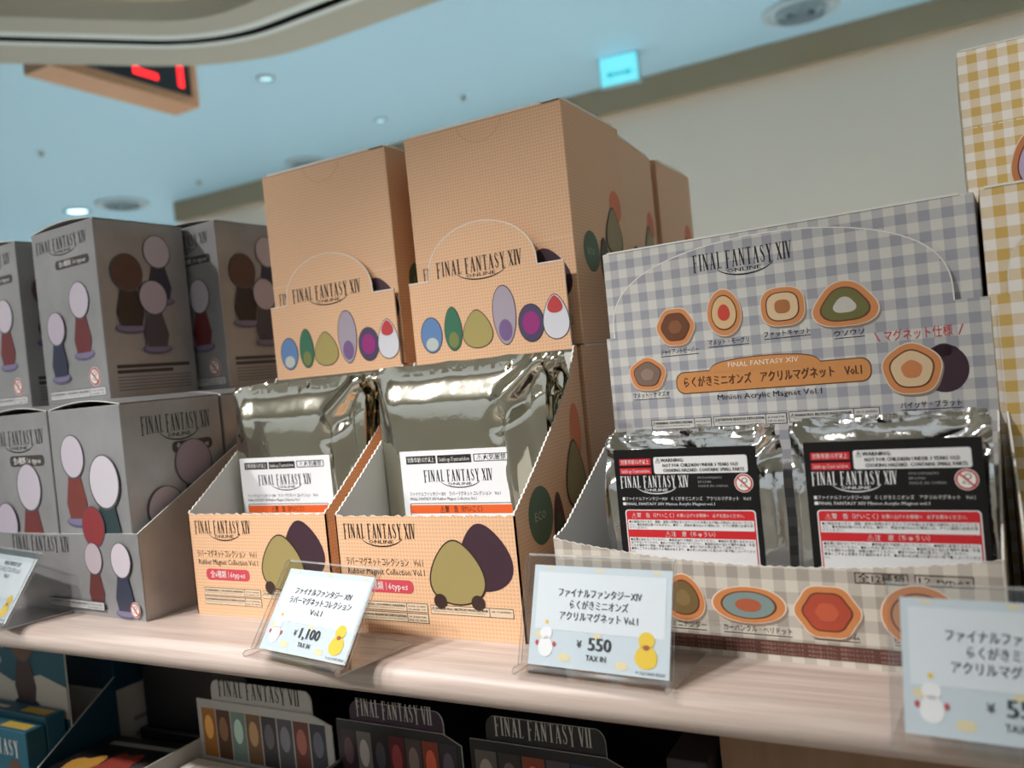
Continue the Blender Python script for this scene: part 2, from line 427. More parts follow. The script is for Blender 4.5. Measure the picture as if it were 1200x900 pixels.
# ------------------------------------------------------------------ room
CEIL = 1.5
b = MB(); b.face([(-12, -.6, CEIL), (-12, 14, CEIL), (4, 14, CEIL), (4, -.6, CEIL)], mat((176, 216, 238), .6)); struct(b, 'ceiling')  # cool cast of the ceiling lighting is put into this blue
b = MB(); b.face([(-12, -3, -1.15), (5, -3, -1.15), (5, 14, -1.15), (-12, 14, -1.15)], mat((206, 200, 190), .4)); struct(b, 'floor')
b = MB(); b.box(-4.65, 4, 4.05, 4.2, -1.15, CEIL, mat((232, 219, 206), .6)); struct(b, 'wall_back')
b = MB(); b.box(-6, 4, -1.95, -1.85, -1.15, .42, mat((216, 210, 200), .6)); struct(b, 'foil_reflector')  # unseen, added behind the camera: feeds foil reflections, cuts low fill
TRIM = mat((158, 142, 116), .22)
b = MB(); b.box(-4.68, 4, 4.0, 4.05, 1.366, CEIL, TRIM); struct(b, 'trim_1')
b = MB(); b.box(-12, 5, 13.9, 14, -1.15, CEIL, mat((200, 205, 205), .6)); struct(b, 'wall_far')

# dropped ceiling section over the aisle
CZ = 1.0
R_, ang = .55, math.atan2(.202, .19); ccx, ccy = -1.60 + R_*math.tan(ang/2), 1.668 - R_
def outline(d):
    """the bulkhead edge moved inward by d"""
    a0 = math.pi/2 + ang; pts = [(ccx + (R_-d)*math.cos(a0 - ang*i/14), ccy + (R_-d)*math.sin(a0 - ang*i/14)) for i in range(15)]
    ux, uy = math.cos(ang), math.sin(ang); x0, y0 = pts[0]
    return [(x0-ux*2.6, y0-uy*2.6)] + pts + [(3.2-d, 1.668-d), (3.2-d, -1.2+d), (x0-ux*2.6+d, -1.2+d)]
b = MB(); BEI = mat((170, 168, 156), .6); LT = mat((206, 214, 214), .4); DK = mat((28, 32, 32), .5); WARM_GLOW = mat((178, 168, 144), .6)  # the last, warmer beige carries the recess glow as colour
lay = [(0, CEIL, BEI), (0, CZ, BEI), (.128, CZ, LT), (.130, CZ-.006, LT), (.150, CZ-.006, DK), (.152, CZ+.02, DK), (.172, CZ+.02, DK), (.174, CZ-.004, LT), (.20, CZ-.004, BEI), (.27, CZ, BEI), (.30, CZ+.03, WARM_GLOW), (.42, CZ+.045, BEI)]
polys = [(outline(d), z) for d, z, m in lay]
for (pa, za), (pb, zb), (_, _, m) in zip(polys, polys[1:], lay):
    n = len(pa)
    for i in range(n):
        j = (i+1) % n
        b.face([(*pa[i], za), (*pa[j], za), (*pb[j], zb), (*pb[i], zb)], m)
b.face([(*p, lay[-1][1]) for p in polys[-1][0]], BEI)
struct(b, 'ceiling_bulkhead')

# ------------------------------------------------------------------ ceiling things
def round_vent(x, y, r, label, dark=1.0):
    t = thing('ceiling_vent', label, 'vent', (x, y, CEIL), 0, 'round vents in the ceiling')
    b = MB(); b.revolve([(r*1.0, 0), (r*1.0, -.012), (r*.88, -.02), (r*.8, -.008)], mat((176, 196, 206), .4)); b.build('rim', t)
    b = MB(); b.revolve([(r*.79, -.002), (r*.78, -.004)], mat((70, 84, 92), .6)); b.build('recess', t)
    for k in (.62, .40, .18):
        b = MB(); b.revolve([(r*(k+.06), -.006), (r*(k+.02), -.03), (r*k, -.03), (r*(k-.02), -.01)], mat((150, 172, 184), .35)); b.build('blade_ring', t)
round_vent(-.50, 3.69, .155, 'large round ceiling vent beside the wall trim, upper right')
round_vent(-4.87, 3.75, .17, 'round ceiling vent low over the grey boxed figures at left')
round_vent(-3.39, 3.90, .12, 'round ceiling vent just above the left peach carton')
def spotlet(x, y, r, label, glow):
    t = thing('ceiling_downlight', label, 'light', (x, y, CEIL), 0)
    b = MB(); b.revolve([(r, 0), (r, -.006), (r*.8, -.01), (r*.72, 0)], mat((150, 170, 178), .4)); b.build('rim', t)
    b = MB(); b.revolve([(r*.7, -.001), (r*.66, -.005)], mat((190, 240, 250), .3, emit=glow) if glow else mat((120, 138, 146), .4)); b.build('lamp', t)
spotlet(-2.57, 2.757, .04, 'small ceiling downlight under the dropped ceiling edge', .8)
spotlet(-2.585, 3.587, .035, 'small ceiling downlight in the middle of the blue ceiling', .8)
spotlet(-5.22, 3.66, .09, 'bright oval downlight above the second grey box', 4)
spotlet(-5.9, 4.9, .09, 'faint downlight far back on the blue ceiling', 2)
def sprinkler(x, y, label):
    t = thing('sprinkler_head', label, 'sprinkler', (x, y, CEIL), 0)
    b = MB(); b.revolve([(.03, 0), (.027, -.005), (.012, -.007)], mat((176, 200, 212), .4)); b.build('escutcheon', t)
    b = MB(); b.revolve([(.010, -.006), (.010, -.018), (.016, -.02), (.014, -.023)], mat((140, 160, 170), .4)); b.build('deflector', t)
sprinkler(-4.125, 2.724, 'tiny sprinkler dot on the ceiling at far left')
sprinkler(-4.118, 3.735, 'tiny sprinkler dot on the ceiling below the red sign')
sprinkler(-2.075, 3.585, 'dark sprinkler dot on the ceiling above the tall peach cartons')

t = thing('exit_sign', 'glowing cyan exit sign with arrows hanging from the ceiling', 'sign', (-1.28, 3.62, 1.36), 8)
b = MB(); b.box(-.092, .092, 0, .03, .005, .14, mat((150, 190, 200), .4)); b.build('housing', t, bevel=.004)
b = MB(); fr = front(-.002)
b.panel(fr, rrect(-.086, .01, .086, .135, .008), .004, mat((120, 226, 240), .3, emit=.75), mat((120, 226, 240), .3), mat((120, 226, 240), .3)); f2 = front(-.002)
GRN = mat((60, 190, 200), .3, emit=.5)
b.line(f2, [(-.04, .055), (.04, .055)], .012, GRN, 4)
for sx in (-1, 1): b.flat(f2, [(sx*.06, .055), (sx*.035, .055+sx*-.02), (sx*.035, .055+sx*.02)], GRN, 5)
b.build('lit_face', t)
b = MB(); b.box(-.02, .02, .01, .022, .135, .141, mat((170, 190, 196), .4)); b.build('bracket', t)

t = thing('led_sign', 'wood-cased hanging LED sign with red digits on black', 'sign', (-2.51, 1.63, 1.2))
b = MB()
b.box(0, .13, 0, .57, 0, .03, WOODS); b.box(0, .13, 0, .57, .23, .26, WOODS); b.box(0, .02, 0, .57, .03, .23, WOODS); b.box(0, .13, 0, .03, .03, .23, WOODS); b.box(0, .13, .54, .57, .03, .23, WOODS)
b.build('case', t)
b = MB(); b.box(.02, .126, .03, .54, .03, .23, mat((16, 18, 22), .3)); b.build('screen', t)
b = MB(); RED = mat((255, 30, 36), .4, emit=2.0); fr = rside(.127)
for u0, segs in ((.30, 'vh'), (.435, 'i'), (.10, 'vh')):
    b = MB()
    if segs == 'i': b.rect(fr, u0+.05, .055, u0+.075, .20, RED)
    else: b.flat(fr, [(u0, .055), (u0+.10, .055), (u0+.10, .078), (u0+.022, .078), (u0+.022, .20), (u0, .20)], RED)
    b.build('digit', t)
for y0 in (.1, .46):
    b = MB(); b.box(.05, .07, y0, y0+.02, .26, .3, DK); b.build('hanger', t)

# ------------------------------------------------------------------ shelf
SX0, SX1 = -1.3, .75
b = MB(); r = .0086; yc = .3335; prof = [(.95, 0)] + [(yc-r*math.sin(a), -r+r*math.cos(a)) for a in [math.pi*i/14 for i in range(15)]] + [(.95, -2*r)]
for i in range(len(prof)):
    j = (i+1) % len(prof); (y0, z0), (y1, z1) = prof[i], prof[j]
    b.face([(SX0, y0, z0), (SX0, y1, z1), (SX1, y1, z1), (SX1, y0, z0)], WOOD, 0 < i < 15)
b.face([(SX0, y, z) for y, z in prof][::-1], WOOD); b.face([(SX1, y, z) for y, z in prof], WOOD)
tag(b.build('display_shelf', merge=True), 'pale birch shelf board with rounded front edge under the cartons', 'shelf')
b = MB(); b.box(-.118, SX1, .385, .40, -.42, -2*r, WOODP); tag(b.build('wood_panel', bevel=.001), 'brown wood panel under the shelf at lower right', 'panel')
b = MB(); b.box(SX0, -.118, .31, .93, -.205, -.19, mat((58, 54, 52), .5)); tag(b.build('lower_shelf', bevel=.002), 'dark lower shelf board carrying teal, white and black goods', 'shelf')
b = MB(); b.box(SX0, SX1, .93, .95, -.42, -2*r, mat((40, 38, 38), .6)); tag(b.build('back_board', bevel=.002), 'dark back board closing the shelf unit behind the lower goods', 'board')
b = MB(); b.box(SX0, SX1, .40, .93, -1.15, -.42, mat((96, 88, 80), .6)); tag(b.build('shelf_plinth', bevel=.002), 'plinth carrying the shelf unit down to the floor', 'plinth')

# ------------------------------------------------------------------ peach cartons
OW, OD, OH = .118, .095, .1508
TH = .0009
RUB = '⚠WARNING'
def peach_front_prints(parent, fr, z_top, deco=True):
    """the print on the lower front of a peach carton; z_top = height of the perforation"""
    h = z_top; Wd = OW
    b = MB(); wordmark(b, fr, Wd*.045, h*.80, Wd*.425, h*.125, INK); b.build('logo', parent)
    b = MB()
    b.flat(fr, egg(Wd*.825, h*.66, Wd*.27, h*.54, .32, rot=.12), PLUM, 1)
    b.flat(fr, egg(Wd*.675, h*.535, Wd*.29, h*.53, .34, rot=.04), OUTL, 2); b.flat(fr, egg(Wd*.675, h*.535, Wd*.272, h*.505, .34, rot=.04), KHAKI, 3)
    for dx in (-.1, .1): b.flat(fr, ell(Wd*(.675+dx), h*.30, Wd*.035, h*.06), OUTL, 4)
    b.build('artwork', parent)
    b = MB()
    b.text(fr, 'ラバーマグネットコレクション　Vol.1', Wd*.045, h*.575, h*.055, INK, al='l', w=Wd*.45)
    b.text(fr, 'Rubber Magnet Collection Vol.1', Wd*.05, h*.495, h*.056, INK, al='l', w=Wd*.45)
    b.build('caption', parent)
    b = MB(); pill(b, fr, Wd*.10, h*.345, Wd*.43, h*.455, mat((206, 74, 88), .45), WHITE, '全6種類', '6types'); b.build('types_badge', parent)
    b = MB(); bg = mat((222, 200, 172), .5)
    notice(b, fr, Wd*.07, h*.195, Wd*.50, h*.27, bg, INK, 'WARNING: CHOKING HAZARD', ['Small parts. Not for children under 3 years.'], ['FOR AGES', '15 AND UP'])
    notice(b, fr, Wd*.07, h*.105, Wd*.50, h*.185, bg, INK, 'ATTENTION: RISQUE DE SUFFOCATION', ['Petits elements. Ne convient pas aux enfants.'], ['A PARTIR', 'DE 15 ANS'])
    notice(b, fr, Wd*.515, h*.19, Wd*.95, h*.265, bg, INK, 'WARNUNG: ERSTICKUNGSGEFAHR', ['Kleine Teile. Nicht fuer Kinder unter 3 Jahren.'], ['AB 15 JAHREN', ''])
    b.build('warning_label', parent)
def peach_side_prints(parent, fr, D, h, low=False):
    b = MB()
    if not low:
        b.flat(fr, ell(D*.80, h*.615, D*.11, h*.075), mat((222, 120, 82), .5), 1)
        b.flat(fr, ell(D*.28, h*.39, D*.135, h*.088), mat((82, 108, 84), .5), 1)
        b.text(fr, 'ECO', D*.27, h*.375, h*.028, mat((170, 180, 150), .5), k=2)
        b.flat(fr, egg(D*.72, h*.50, D*.30, h*.22, .5), OUTL, 3); b.flat(fr, egg(D*.72, h*.50, D*.265, h*.205, .5), mat((150, 136, 98), .5), 4)
        b.flat(fr, egg(D*.50, h*.36, D*.16, h*.20, .15), OUTL, 3); b.flat(fr, egg(D*.50, h*.355, D*.13, h*.18, .15), mat((70, 84, 62), .5), 4)
    b.build('artwork', parent)
def shoulder_outline(Wh, z0, zs, zt, xa, xb):
    """card with square shoulders and a rounded dome"""
    cx = (xa+xb)/2; rx = (xb-xa)/2
    pts = [(0, z0), (Wh, z0), (Wh, zs), (xb, zs)]
    dz = zt-zs
    for i in range(1, 24):
        a = math.pi*i/24
        pts.append((cx+rx*math.cos(a)**1 if True else 0, zs+.10*dz+.9*dz*math.sin(a)))
    pts += [(xa, zs), (0, zs)]
    return pts
def minis(mb, fr, x0, z0, Wh):
    """row of six plain rounded tokens in the printed colours"""
    D = (56, 44, 50)
    for u, w, h, col, c2, kk in ((.125, .15, .024, (96, 132, 182), (190, 196, 190), .0), (.275, .12, .029, (52, 112, 84), (120, 128, 70), .12), (.435, .19, .025, (168, 154, 92), None, .35), (.615, .15, .038, (168, 156, 170), (120, 92, 140), -.08), (.775, .16, .024, (74, 64, 96), (150, 40, 120), .0), (.925, .155, .028, (214, 214, 222), (190, 60, 62), .3)):
        cx, cz = x0+u*Wh, z0+h/2
        mb.flat(fr, egg(cx, cz, w*Wh, h, kk), mat(D, .5), 1); e = egg(cx, cz, w*Wh-.0011, h-.0012, kk); mb.flat(fr, e, mat(col, .5), 2)
        if c2:
            if u > .9: mb.flat(fr, egg(cx, cz+h*.27, w*Wh*.55, h*.38, .4), mat(c2, .5), 3)
            elif u > .7: mb.flat(fr, ell(cx, cz, w*Wh*.33, h*.3), mat(c2, .5), 3)
            else: mb.flat(fr, ell(cx, cz-h*.25, w*Wh*.28, h*.18), mat(c2, .5), 3)
def open_peach(x, y, label, D):
    t = thing('display_carton', label, 'display box', (x, y, 0), 0, 'open peach display cartons')
    hf = .0667; pr = [(0, hf), (.022, .0825), (.058, .110), (.082, .131), (D*.965, OH)]
    if D > .097: pr = [(a, z) for a, z in pr]
    fp = MB(); f0 = front(0)
    top = [(OW, hf-.001)] + [(OW*(1-i/40), hf-.001+.0006*math.sin(i*2.3)+(.0004 if i % 2 else 0)) for i in range(1, 40)] + [(0, hf)]
    fp.panel(f0, [(0, 0), (OW, 0)] + top, TH, ORANGE, CARDIN, WHITE)
    o = fp.build('front_panel', t); peach_front_prints(o, f0, hf)
    for sgn in (0, 1):
        s = MB(); fr = rside(OW) if sgn else lside(0, D)
        edge = [(0, hf)]
        for p, q in zip(pr, pr[1:]): edge += jag(p, q)[1:]
        pts = [(0, 0), (D, 0), (D, OH)] + edge[::-1]
        if not sgn: pts = [(D-a, z) for a, z in pts][::-1]
        s.panel(fr, pts, TH, ORANGE, CARDIN, WHITE)
        o = s.build('side_panel', t)
        if sgn:
            b = MB()
            b.flat(fr, ell(D*.86, OH*.66, D*.075, OH*.115), mat((222, 128, 84), .5), 1)
            b.flat(fr, ell(D*.30, OH*.40, D*.15, OH*.105), mat((84, 104, 82), .5), 1)
            b.text(fr, 'ECO', D*.29, OH*.385, OH*.032, mat((176, 186, 156), .5), k=2)
            b.flat(fr, egg(D*.80, OH*.50, D*.27, OH*.27, .45), OUTL, 3); b.flat(fr, egg(D*.80, OH*.50, D*.245, OH*.255, .45), mat((152, 138, 98), .5), 4)
            b.flat(fr, egg(D*.52, OH*.31, D*.16, OH*.30, .25), mat((92, 52, 52), .5), 3); b.flat(fr, egg(D*.52, OH*.28, D*.13, OH*.22, .2), mat((76, 84, 62), .5), 4)
            b.build('artwork', o)
    b = MB(); b.box(TH, OW-TH, TH, D-TH, 0.0002, .0012, CARDIN); b.build('bottom_panel', t)
    b = MB(); b.box(TH, OW-TH, D-.0012, D, .0012, OH, [CARDIN, ORANGE, WHITE, WHITE, WHITE, WHITE]); b.build('back_panel', t)
    # header card folded up from the back wall
    Wh = .1145; hx = (OW-Wh)/2; fr = front(D-.0030, hx)
    h = MB(); h.panel(fr, shoulder_outline(Wh, OH-.002, OH+.0525, OH+.0855, .0165, .0965), .0011, ORANGE, WHITE, WHITE); edge = shoulder_outline(Wh, OH-.002, OH+.0525, OH+.0855, .0165, .0965)[2:]; h.line(fr, [(a, z-.0003) for a, z in edge], .0006, WHITE, 1); o = h.build('header_card', t)
    zs = OH+.0525
    b = MB(); wordmark(b, fr, Wh*.20, zs+.0012, Wh*.555, .0095, INK); b.build('logo', o)
    b = MB(); minis(b, fr, 0, zs-.0478, Wh); b.build('artwork', o)
    return t
open_peach(-.3265, .3697, 'open peach display carton of silver pouches, in the middle beside the grey gingham carton', .097)
open_peach(-.4585, .3775, 'open peach display carton of silver pouches, next to the grey figure boxes', .0955)

def closed_peach(x, y, z, label, yaw=0, D=OD, W_=OW):
    t = thing('closed_carton', label, 'box', (x, y, z), yaw, 'closed peach cartons')
    H = OH
    b = MB(); b.box(0, W_, 0, D, 0, H, [ORANGE, ORANGE, ORANGE, ORANGE, WHITE, ORANGE]); b.build('body', t, merge=True, bevel=.0007)
    # lid flap: thin white cut edge along the top with two notches
    b = MB(); b.box(.006, W_-.014, -.0005, .0012, H-.0008, H+.0008, WHITE)
    b.box(W_-.0012, W_+.0005, .004, D-.012, H-.0007, H+.0008, WHITE)
    b.box(W_-.013, W_-.001, -.0003, .0012, H-.001, H-.0001, mat((120, 92, 70), .6)); b.build('lid_edge', t)
    f0 = front(0); hf = .0667
    b = MB()
    for i in range(40):
        u = i/40*W_; b.rect(f0, u, hf, u+W_/60, hf+.00035, mat((240, 226, 206), .6))
    b.line(f0, [(W_*.5+.017*math.cos(a), H+.001+.015*math.sin(a)) for a in [math.radians(190+160*i/16) for i in range(17)]], .0002, mat((190, 140, 98), .5))
    b.build('perforation', t)
    peach_front_prints(t, f0, hf)
    b = MB(); fr = rside(W_)
    peach_side_prints(t, fr, D, H)
    b = MB()
    for i in range(5): b.rect(fr, D*.55, H*(.10+.022*i), D*.92, H*(.10+.022*i)+.0012, mat((120, 84, 62), .5))
    b.rect(fr, D*.72, H*.22, D*.86, H*.30, INK); b.build('small_print', t)
    return t
closed_peach(-.3262, .4738, 0, 'closed peach carton under another, directly behind the open peach carton in the middle')
closed_peach(-.3245, .4738, OH+.0006, 'tall closed peach carton on top, behind the middle peach header card')
closed_peach(-.3262, .5720, 0, 'closed peach carton, bottom of the second stack behind the middle header card', 0)
closed_peach(-.3300, .5715, OH+.0006, 'closed peach carton on top of the second stack, right side showing', 4.2)
closed_peach(-.3352, .6820, 0, 'closed peach carton, bottom of the rearmost stack', 0)
closed_peach(-.3352, .6820, OH+.0006, 'closed peach carton on top of the rearmost stack, by the wall', 0)
closed_peach(-.4590, .4745, 0, 'closed peach carton under another, behind the left open peach carton', 0, OD, .1165)
closed_peach(-.4562, .4700+.004, OH+.0006, 'closed peach carton on top, behind the left peach header card', 0, OD, .1152)

# ------------------------------------------------------------------ foil pouches
def pouch_mesh(Wp, H, T, seed, creases, m, nx=46, nz=46, curl=.004, seal=.07):
    rnd = random.Random(seed); b = MB()
    ph = [rnd.uniform(0, 6.28) for _ in range(6)]
    def sm(a): a = max(0, min(1, a)); return a*a*(3-2*a)
    def surf(s, t, side):
        e = sm(min(s, 1-s)/.13)*sm(min(t, 1-t-seal*.6)/.14)
        y = -T*e if side == 0 else T*.75*e
        x, z = s*Wp, t*H
        for (x0, z0, x1, z1, amp, wd) in creases:
            dx, dz = x1-x0, z1-z0; L = dx*dx+dz*dz
            q = max(0, min(1, ((s-x0)*dx+(t-z0)*dz)/L)); d = math.hypot(s-x0-q*dx, t-z0-q*dz)
            y += 1.5*amp*math.exp(-(d/wd)**2)*(1-.5*q)*(1 if side == 0 else -.3)
        y += curl*sm((t-.72)/.28)
        z -= .0012*abs(math.sin(s*9+ph[1]))*sm((t-.8)/.2)
        y += .0006*math.sin(s*5+ph[2])*sm((t-.6)/.4)
        x += .0012*math.sin(t*8+ph[0])*(s-.5)
        y += rnd.uniform(-1, 1)*.00004
        return (x, y, z)
    for side in (0, 1):
        g = [[surf(i/nx, j/nz, side) for i in range(nx+1)] for j in range(nz+1)]
        if side == 1:
            for j in (0, nz): g[j] = [surf(i/nx, j/nz, 0) for i in range(nx+1)]
            for j in range(nz+1): g[j][0] = surf(0, j/nz, 0); g[j][nx] = surf(1, j/nz, 0)
        for j in range(nz):
            for i in range(nx):
                q = [g[j][i], g[j][i+1], g[j+1][i+1], g[j+1][i]]
                b.face(q if side == 0 else q[::-1], m, True)
    return b
CR_A = [(.98, .97, .72, .80, -.0045, .035), (.97, .90, .74, .72, .0035, .03), (.80, .78, .84, .25, -.003, .028), (.90, .80, .93, .15, .003, .03), (.03, .97, .10, .80, -.003, .04), (.72, .80, .78, .62, .002, .04)]
CR_B = [(.98, .98, .80, .84, -.004, .035), (.86, .86, .83, .25, -.0026, .03), (.93, .9, .95, .1, .0028, .025), (.02, .95, .09, .70, -.003, .035), (.2, .98, .35, .86, .002, .05)]
CR_C = [(.02, .98, .16, .88, -.004, .03), (.98, .98, .86, .90, -.004, .03), (.3, .95, .7, .93, .0016, .04), (.05, .8, .06, .2, -.002, .02), (.94, .85, .95, .2, -.002, .02), (.5, .99, .62, .9, -.002, .03)]
CR_D = [(.02, .97, .12, .86, -.0035, .03), (.98, .97, .82, .88, -.0045, .035), (.86, .99, .70, .92, .003, .03), (.94, .9, .95, .2, .002, .02), (.04, .7, .05, .1, -.0018, .02)]
def sticker(parent, fr, Ws, Hs):
    ex = -.024; b = MB(); b.panel(fr, [(0, ex), (Ws, ex), (Ws, Hs), (0, Hs)], .0002, mat((236, 236, 238), .4), WHITE, WHITE); o = b.build('sticker', parent)
    b = MB(); wordmark(b, fr, Ws*.20, Hs*.665, Ws*.59, Hs*.125, INK); b.build('logo', o)
    b = MB()
    for x0, x1, s in ((.055, .32, '対象年齢15才以上'), (.335, .625, 'Suitable age 15 years and above')):
        b.rect(fr, Ws*x0, Hs*.86, Ws*x1, Hs*.945, INK); b.text(fr, s, Ws*(x0+x1)/2, Hs*.88, Hs*.045, WHITE, w=Ws*(x1-x0)*.9, k=2)
    b.ring(fr, rrect(Ws*.645, Hs*.865, Ws*.935, Hs*.945, Hs*.01), rrect(Ws*.652, Hs*.872, Ws*.928, Hs*.938, Hs*.008), INK)
    b.text(fr, '⚠火気厳禁', Ws*.79, Hs*.882, Hs*.048, INK, w=Ws*.24)
    b.text(fr, 'ファイナルファンタジーXIV　ラバーマグネットコレクション　Vol.1', Ws*.06, Hs*.515, Hs*.036, INK, al='l', w=Ws*.78)
    b.text(fr, 'FINAL FANTASY XIV Rubber Magnet Collection Vol.1', Ws*.06, Hs*.465, Hs*.034, INK, al='l', w=Ws*.58)
    b.build('caption', o)
    b = MB(); ORG = mat((226, 96, 40), .45)
    b.flat(fr, rrect(Ws*.05, ex+.002, Ws*.95, Hs*.435, Hs*.03), INK, 1); b.flat(fr, rrect(Ws*.057, ex+.0025, Ws*.943, Hs*.427, Hs*.025), mat((238, 236, 234), .45), 2)
    b.rect(fr, Ws*.057, Hs*.325, Ws*.943, Hs*.415, ORG, 3)
    b.text(fr, '⚠警　告（けいこく）', Ws*.5, Hs*.343, Hs*.055, INK, w=Ws*.36, k=4)
    for i, s in enumerate(('お買い上げのお客様へ　必ずお読みください。', '●小部品があります。誤飲・窒息などの危険がありますので、', '　絶対に口に入れないでください。')):
        b.text(fr, s, Ws*.5, Hs*(.26-.075*i), Hs*.04, INK, w=Ws*(.55, .8, .6)[i], k=3)
    b.build('warning_label', o)
def peach_pouches(tx, ty, specs, where):
    for i, (dx, dy, Wp, H, yaw, cr, seed, lab) in enumerate(specs):
        t = thing('foil_pouch', lab, 'pouch', (tx+dx, ty+dy, .0014), yaw, 'silver pouches in the %s peach carton' % where)
        pouch_mesh(Wp, H, .0042, seed, cr, FOIL).build('pouch_body', t, merge=True)
        sx = .0155 if where == 'middle' else .0055
        sticker(t, front(-.0046, sx, .0390), .0815, .056)
peach_pouches(-.3265, .3697, [(.0012, .0495, .1152, .1475, 0, CR_A, 1, 'front silver foil pouch with white sticker in the middle peach carton'),
    (.0022, .0605, .1148, .147, 0, CR_B, 2, 'second silver pouch from the front in the middle peach carton'),
    (.0025, .0700, .1148, .1465, 0, CR_A, 3, 'third silver pouch from the front in the middle peach carton'),
    (.0025, .0790, .1148, .1465, 0, CR_B, 4, 'rearmost silver pouch in the middle peach carton')], 'middle')
peach_pouches(-.4585, .3775, [(.0016, .0465, .1148, .1455, 0, CR_A, 5, 'front silver foil pouch with white sticker in the left peach carton'),
    (.0020, .0580, .1145, .146, 0, CR_B, 6, 'second silver pouch from the front in the left peach carton'),
    (.0020, .0680, .1145, .1455, 0, CR_A, 7, 'third silver pouch from the front in the left peach carton'),
    (.0020, .0780, .1145, .1455, 0, CR_B, 8, 'rearmost silver pouch in the left peach carton')], 'left')

# ------------------------------------------------------------------ grey gingham display carton
GW, GD = .1984, .0875
def gingham_open(x, y, yaw, label, pat, pat2, group, full=True):
    t = thing('display_carton', label, 'display box', (x, y, 0), yaw, group)
    f0 = front(0)
    def ft(u): return .0527 - .0205*math.sin(math.pi*min(1, u*1.0))**.8*.40 - .0042*u
    top = []
    for i in range(0, 91):
        u = 1-i/90; top.append((GW*u, ft(u) + (.0003 if i % 2 else -.0003)))
    fp = MB(); fp.panel(f0, [(0, 0), (GW, 0)] + top, TH, pat2, CARDIN, WHITE); fo = fp.build('front_panel', t)
    for sgn in (0, 1):
        s = MB(); fr = rside(GW) if sgn else lside(0, GD)
        pr = [(0, ft(1.0 if sgn else 0)), (.012, .0555), (.066, .0885), (GD, .0985)]
        edge = [pr[0]]
        for p, q in zip(pr, pr[1:]): edge += jag(p, q)[1:]
        pts = [(0, 0), (GD, 0)] + edge[::-1]
        if not sgn: pts = [(GD-a, z) for a, z in pts][::-1]
        s.panel(fr, pts, TH, pat2, CARDIN, WHITE); s.build('side_panel', t)
    b = MB(); b.box(TH, GW-TH, TH, GD-TH, .0002, .0012, CARDIN); b.build('bottom_panel', t)
    zs = .1523; fr = front(GD-.0012)
    cx, rx, dz = .0925, .0815, .0470
    pts = [(0, 0), (GW, 0), (GW, zs), (.1838, zs)]
    dome = []
    for i in range(1, 60):
        a = math.pi*i/60; xx = .0945+.0893*math.cos(a); rz = math.sin(a)**.72
        dome.append((xx, zs+.002+.0452*rz))
    pts += [(a, z+(.00035 if i % 2 else -.00035)) for i, (a, z) in enumerate(dome)] + [(.0052+.0, zs), (0, zs)]
    h = MB(); h.panel(fr, pts, .0012, pat, WHITE, WHITE)
    h.line(fr, [(.0053, zs)]+[(a, z-.0003) for a, z in dome[::-1]]+[(.1838, zs)], .0006, WHITE, 1); ho = h.build('header_card', t)
    return t, f0, fo, fr, ho, zs, ft
t, f0, fo, fr, ho, zs, ft = gingham_open(-.1928, .3797, -3.05, 'open grey gingham display carton with biscuit-shaped badges on its header', GREYG, GREYT, 'open gingham display cartons')
b = MB(); wordmark(b, fr, GW*.286, zs+.0316, GW*.272, .0092, INK); b.build('logo', ho)
BR, TAN = (112, 66, 38), (206, 168, 120)
def cap(mb, fr, s, x, z, w, h=.0026):
    mb.text(fr, s, x, z, h, INK, w=w, k=2); mb.line(fr, [(x-w*.5, z-.0011), (x+w*.5, z-.0011)], .0003, INK, 2)
X = lambda u: GW*u
hb = [(lobed(X(.218), zs+.0025, .0215, .021, 6, .03), BR, (140, 88, 54), 'ジャイアントビーバー', .0225, zs-.0125),
      (egg(X(.362), zs+.0073, .0185, .025, .08), (222, 186, 138), (206, 66, 52), 'マメット・モーグリ', .0225, zs-.0098),
      (lobed(X(.521), zs+.0068, .0235, .021, 4, .05, ph=.78), (226, 196, 156), (176, 112, 62), 'ファットキャット', .024, zs-.0085),
      (lobed(X(.677), zs+.0035, .0305, .0225, 3, .10, ph=1.57), (112, 110, 58), (206, 200, 190), 'ウソウソ', .0145, zs-.0118),
      (lobed(X(.120), zs-.023, .0215, .0185, 5, .04, ph=1.5), (128, 104, 92), (150, 126, 112), 'マメット・ナマズオ', .0225, zs-.0362)]
for o2, f1, f2, s, w, cz in hb:
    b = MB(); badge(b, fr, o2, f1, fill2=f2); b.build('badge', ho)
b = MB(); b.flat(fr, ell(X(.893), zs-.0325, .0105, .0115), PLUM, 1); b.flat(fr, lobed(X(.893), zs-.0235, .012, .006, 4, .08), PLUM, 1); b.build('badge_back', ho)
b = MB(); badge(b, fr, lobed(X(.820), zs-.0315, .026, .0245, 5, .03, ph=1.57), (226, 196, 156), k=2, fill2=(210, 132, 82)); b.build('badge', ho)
for o2, f1, f2, s, w, cz in hb:
    cx = sum(p[0] for p in o2)/len(o2); b = MB(); cap(b, fr, s, cx+.001, cz, w); b.build('caption', ho)
b = MB(); cap(b, fr, 'バイッサ・ブラット', X(.855), zs-.0505, .027); b.build('caption', ho)
b = MB()
REDP = mat((206, 66, 66), .5)
b.text(fr, 'マグネット仕様', X(.84), zs-.0165, .0046, REDP, w=.0305, k=2)
b.line(fr, [(X(.742), zs-.0118), (X(.752), zs-.0165)], .0005, REDP, 2); b.line(fr, [(X(.94), zs-.0118), (X(.93), zs-.0165)], .0005, REDP, 2); b.build('caption', ho); b = MB()
b.text(fr, 'Minion Acrylic Magnet Vol.1', X(.462), zs-.0405, .0031, INK, w=X(.28), k=2)
b.build('caption', ho)
b = MB(); bx0, bx1, bz0, bz1 = X(.205), X(.728), zs-.036, zs-.0235
rib = rrect(bx0, bz0, bx1, bz1, .005)
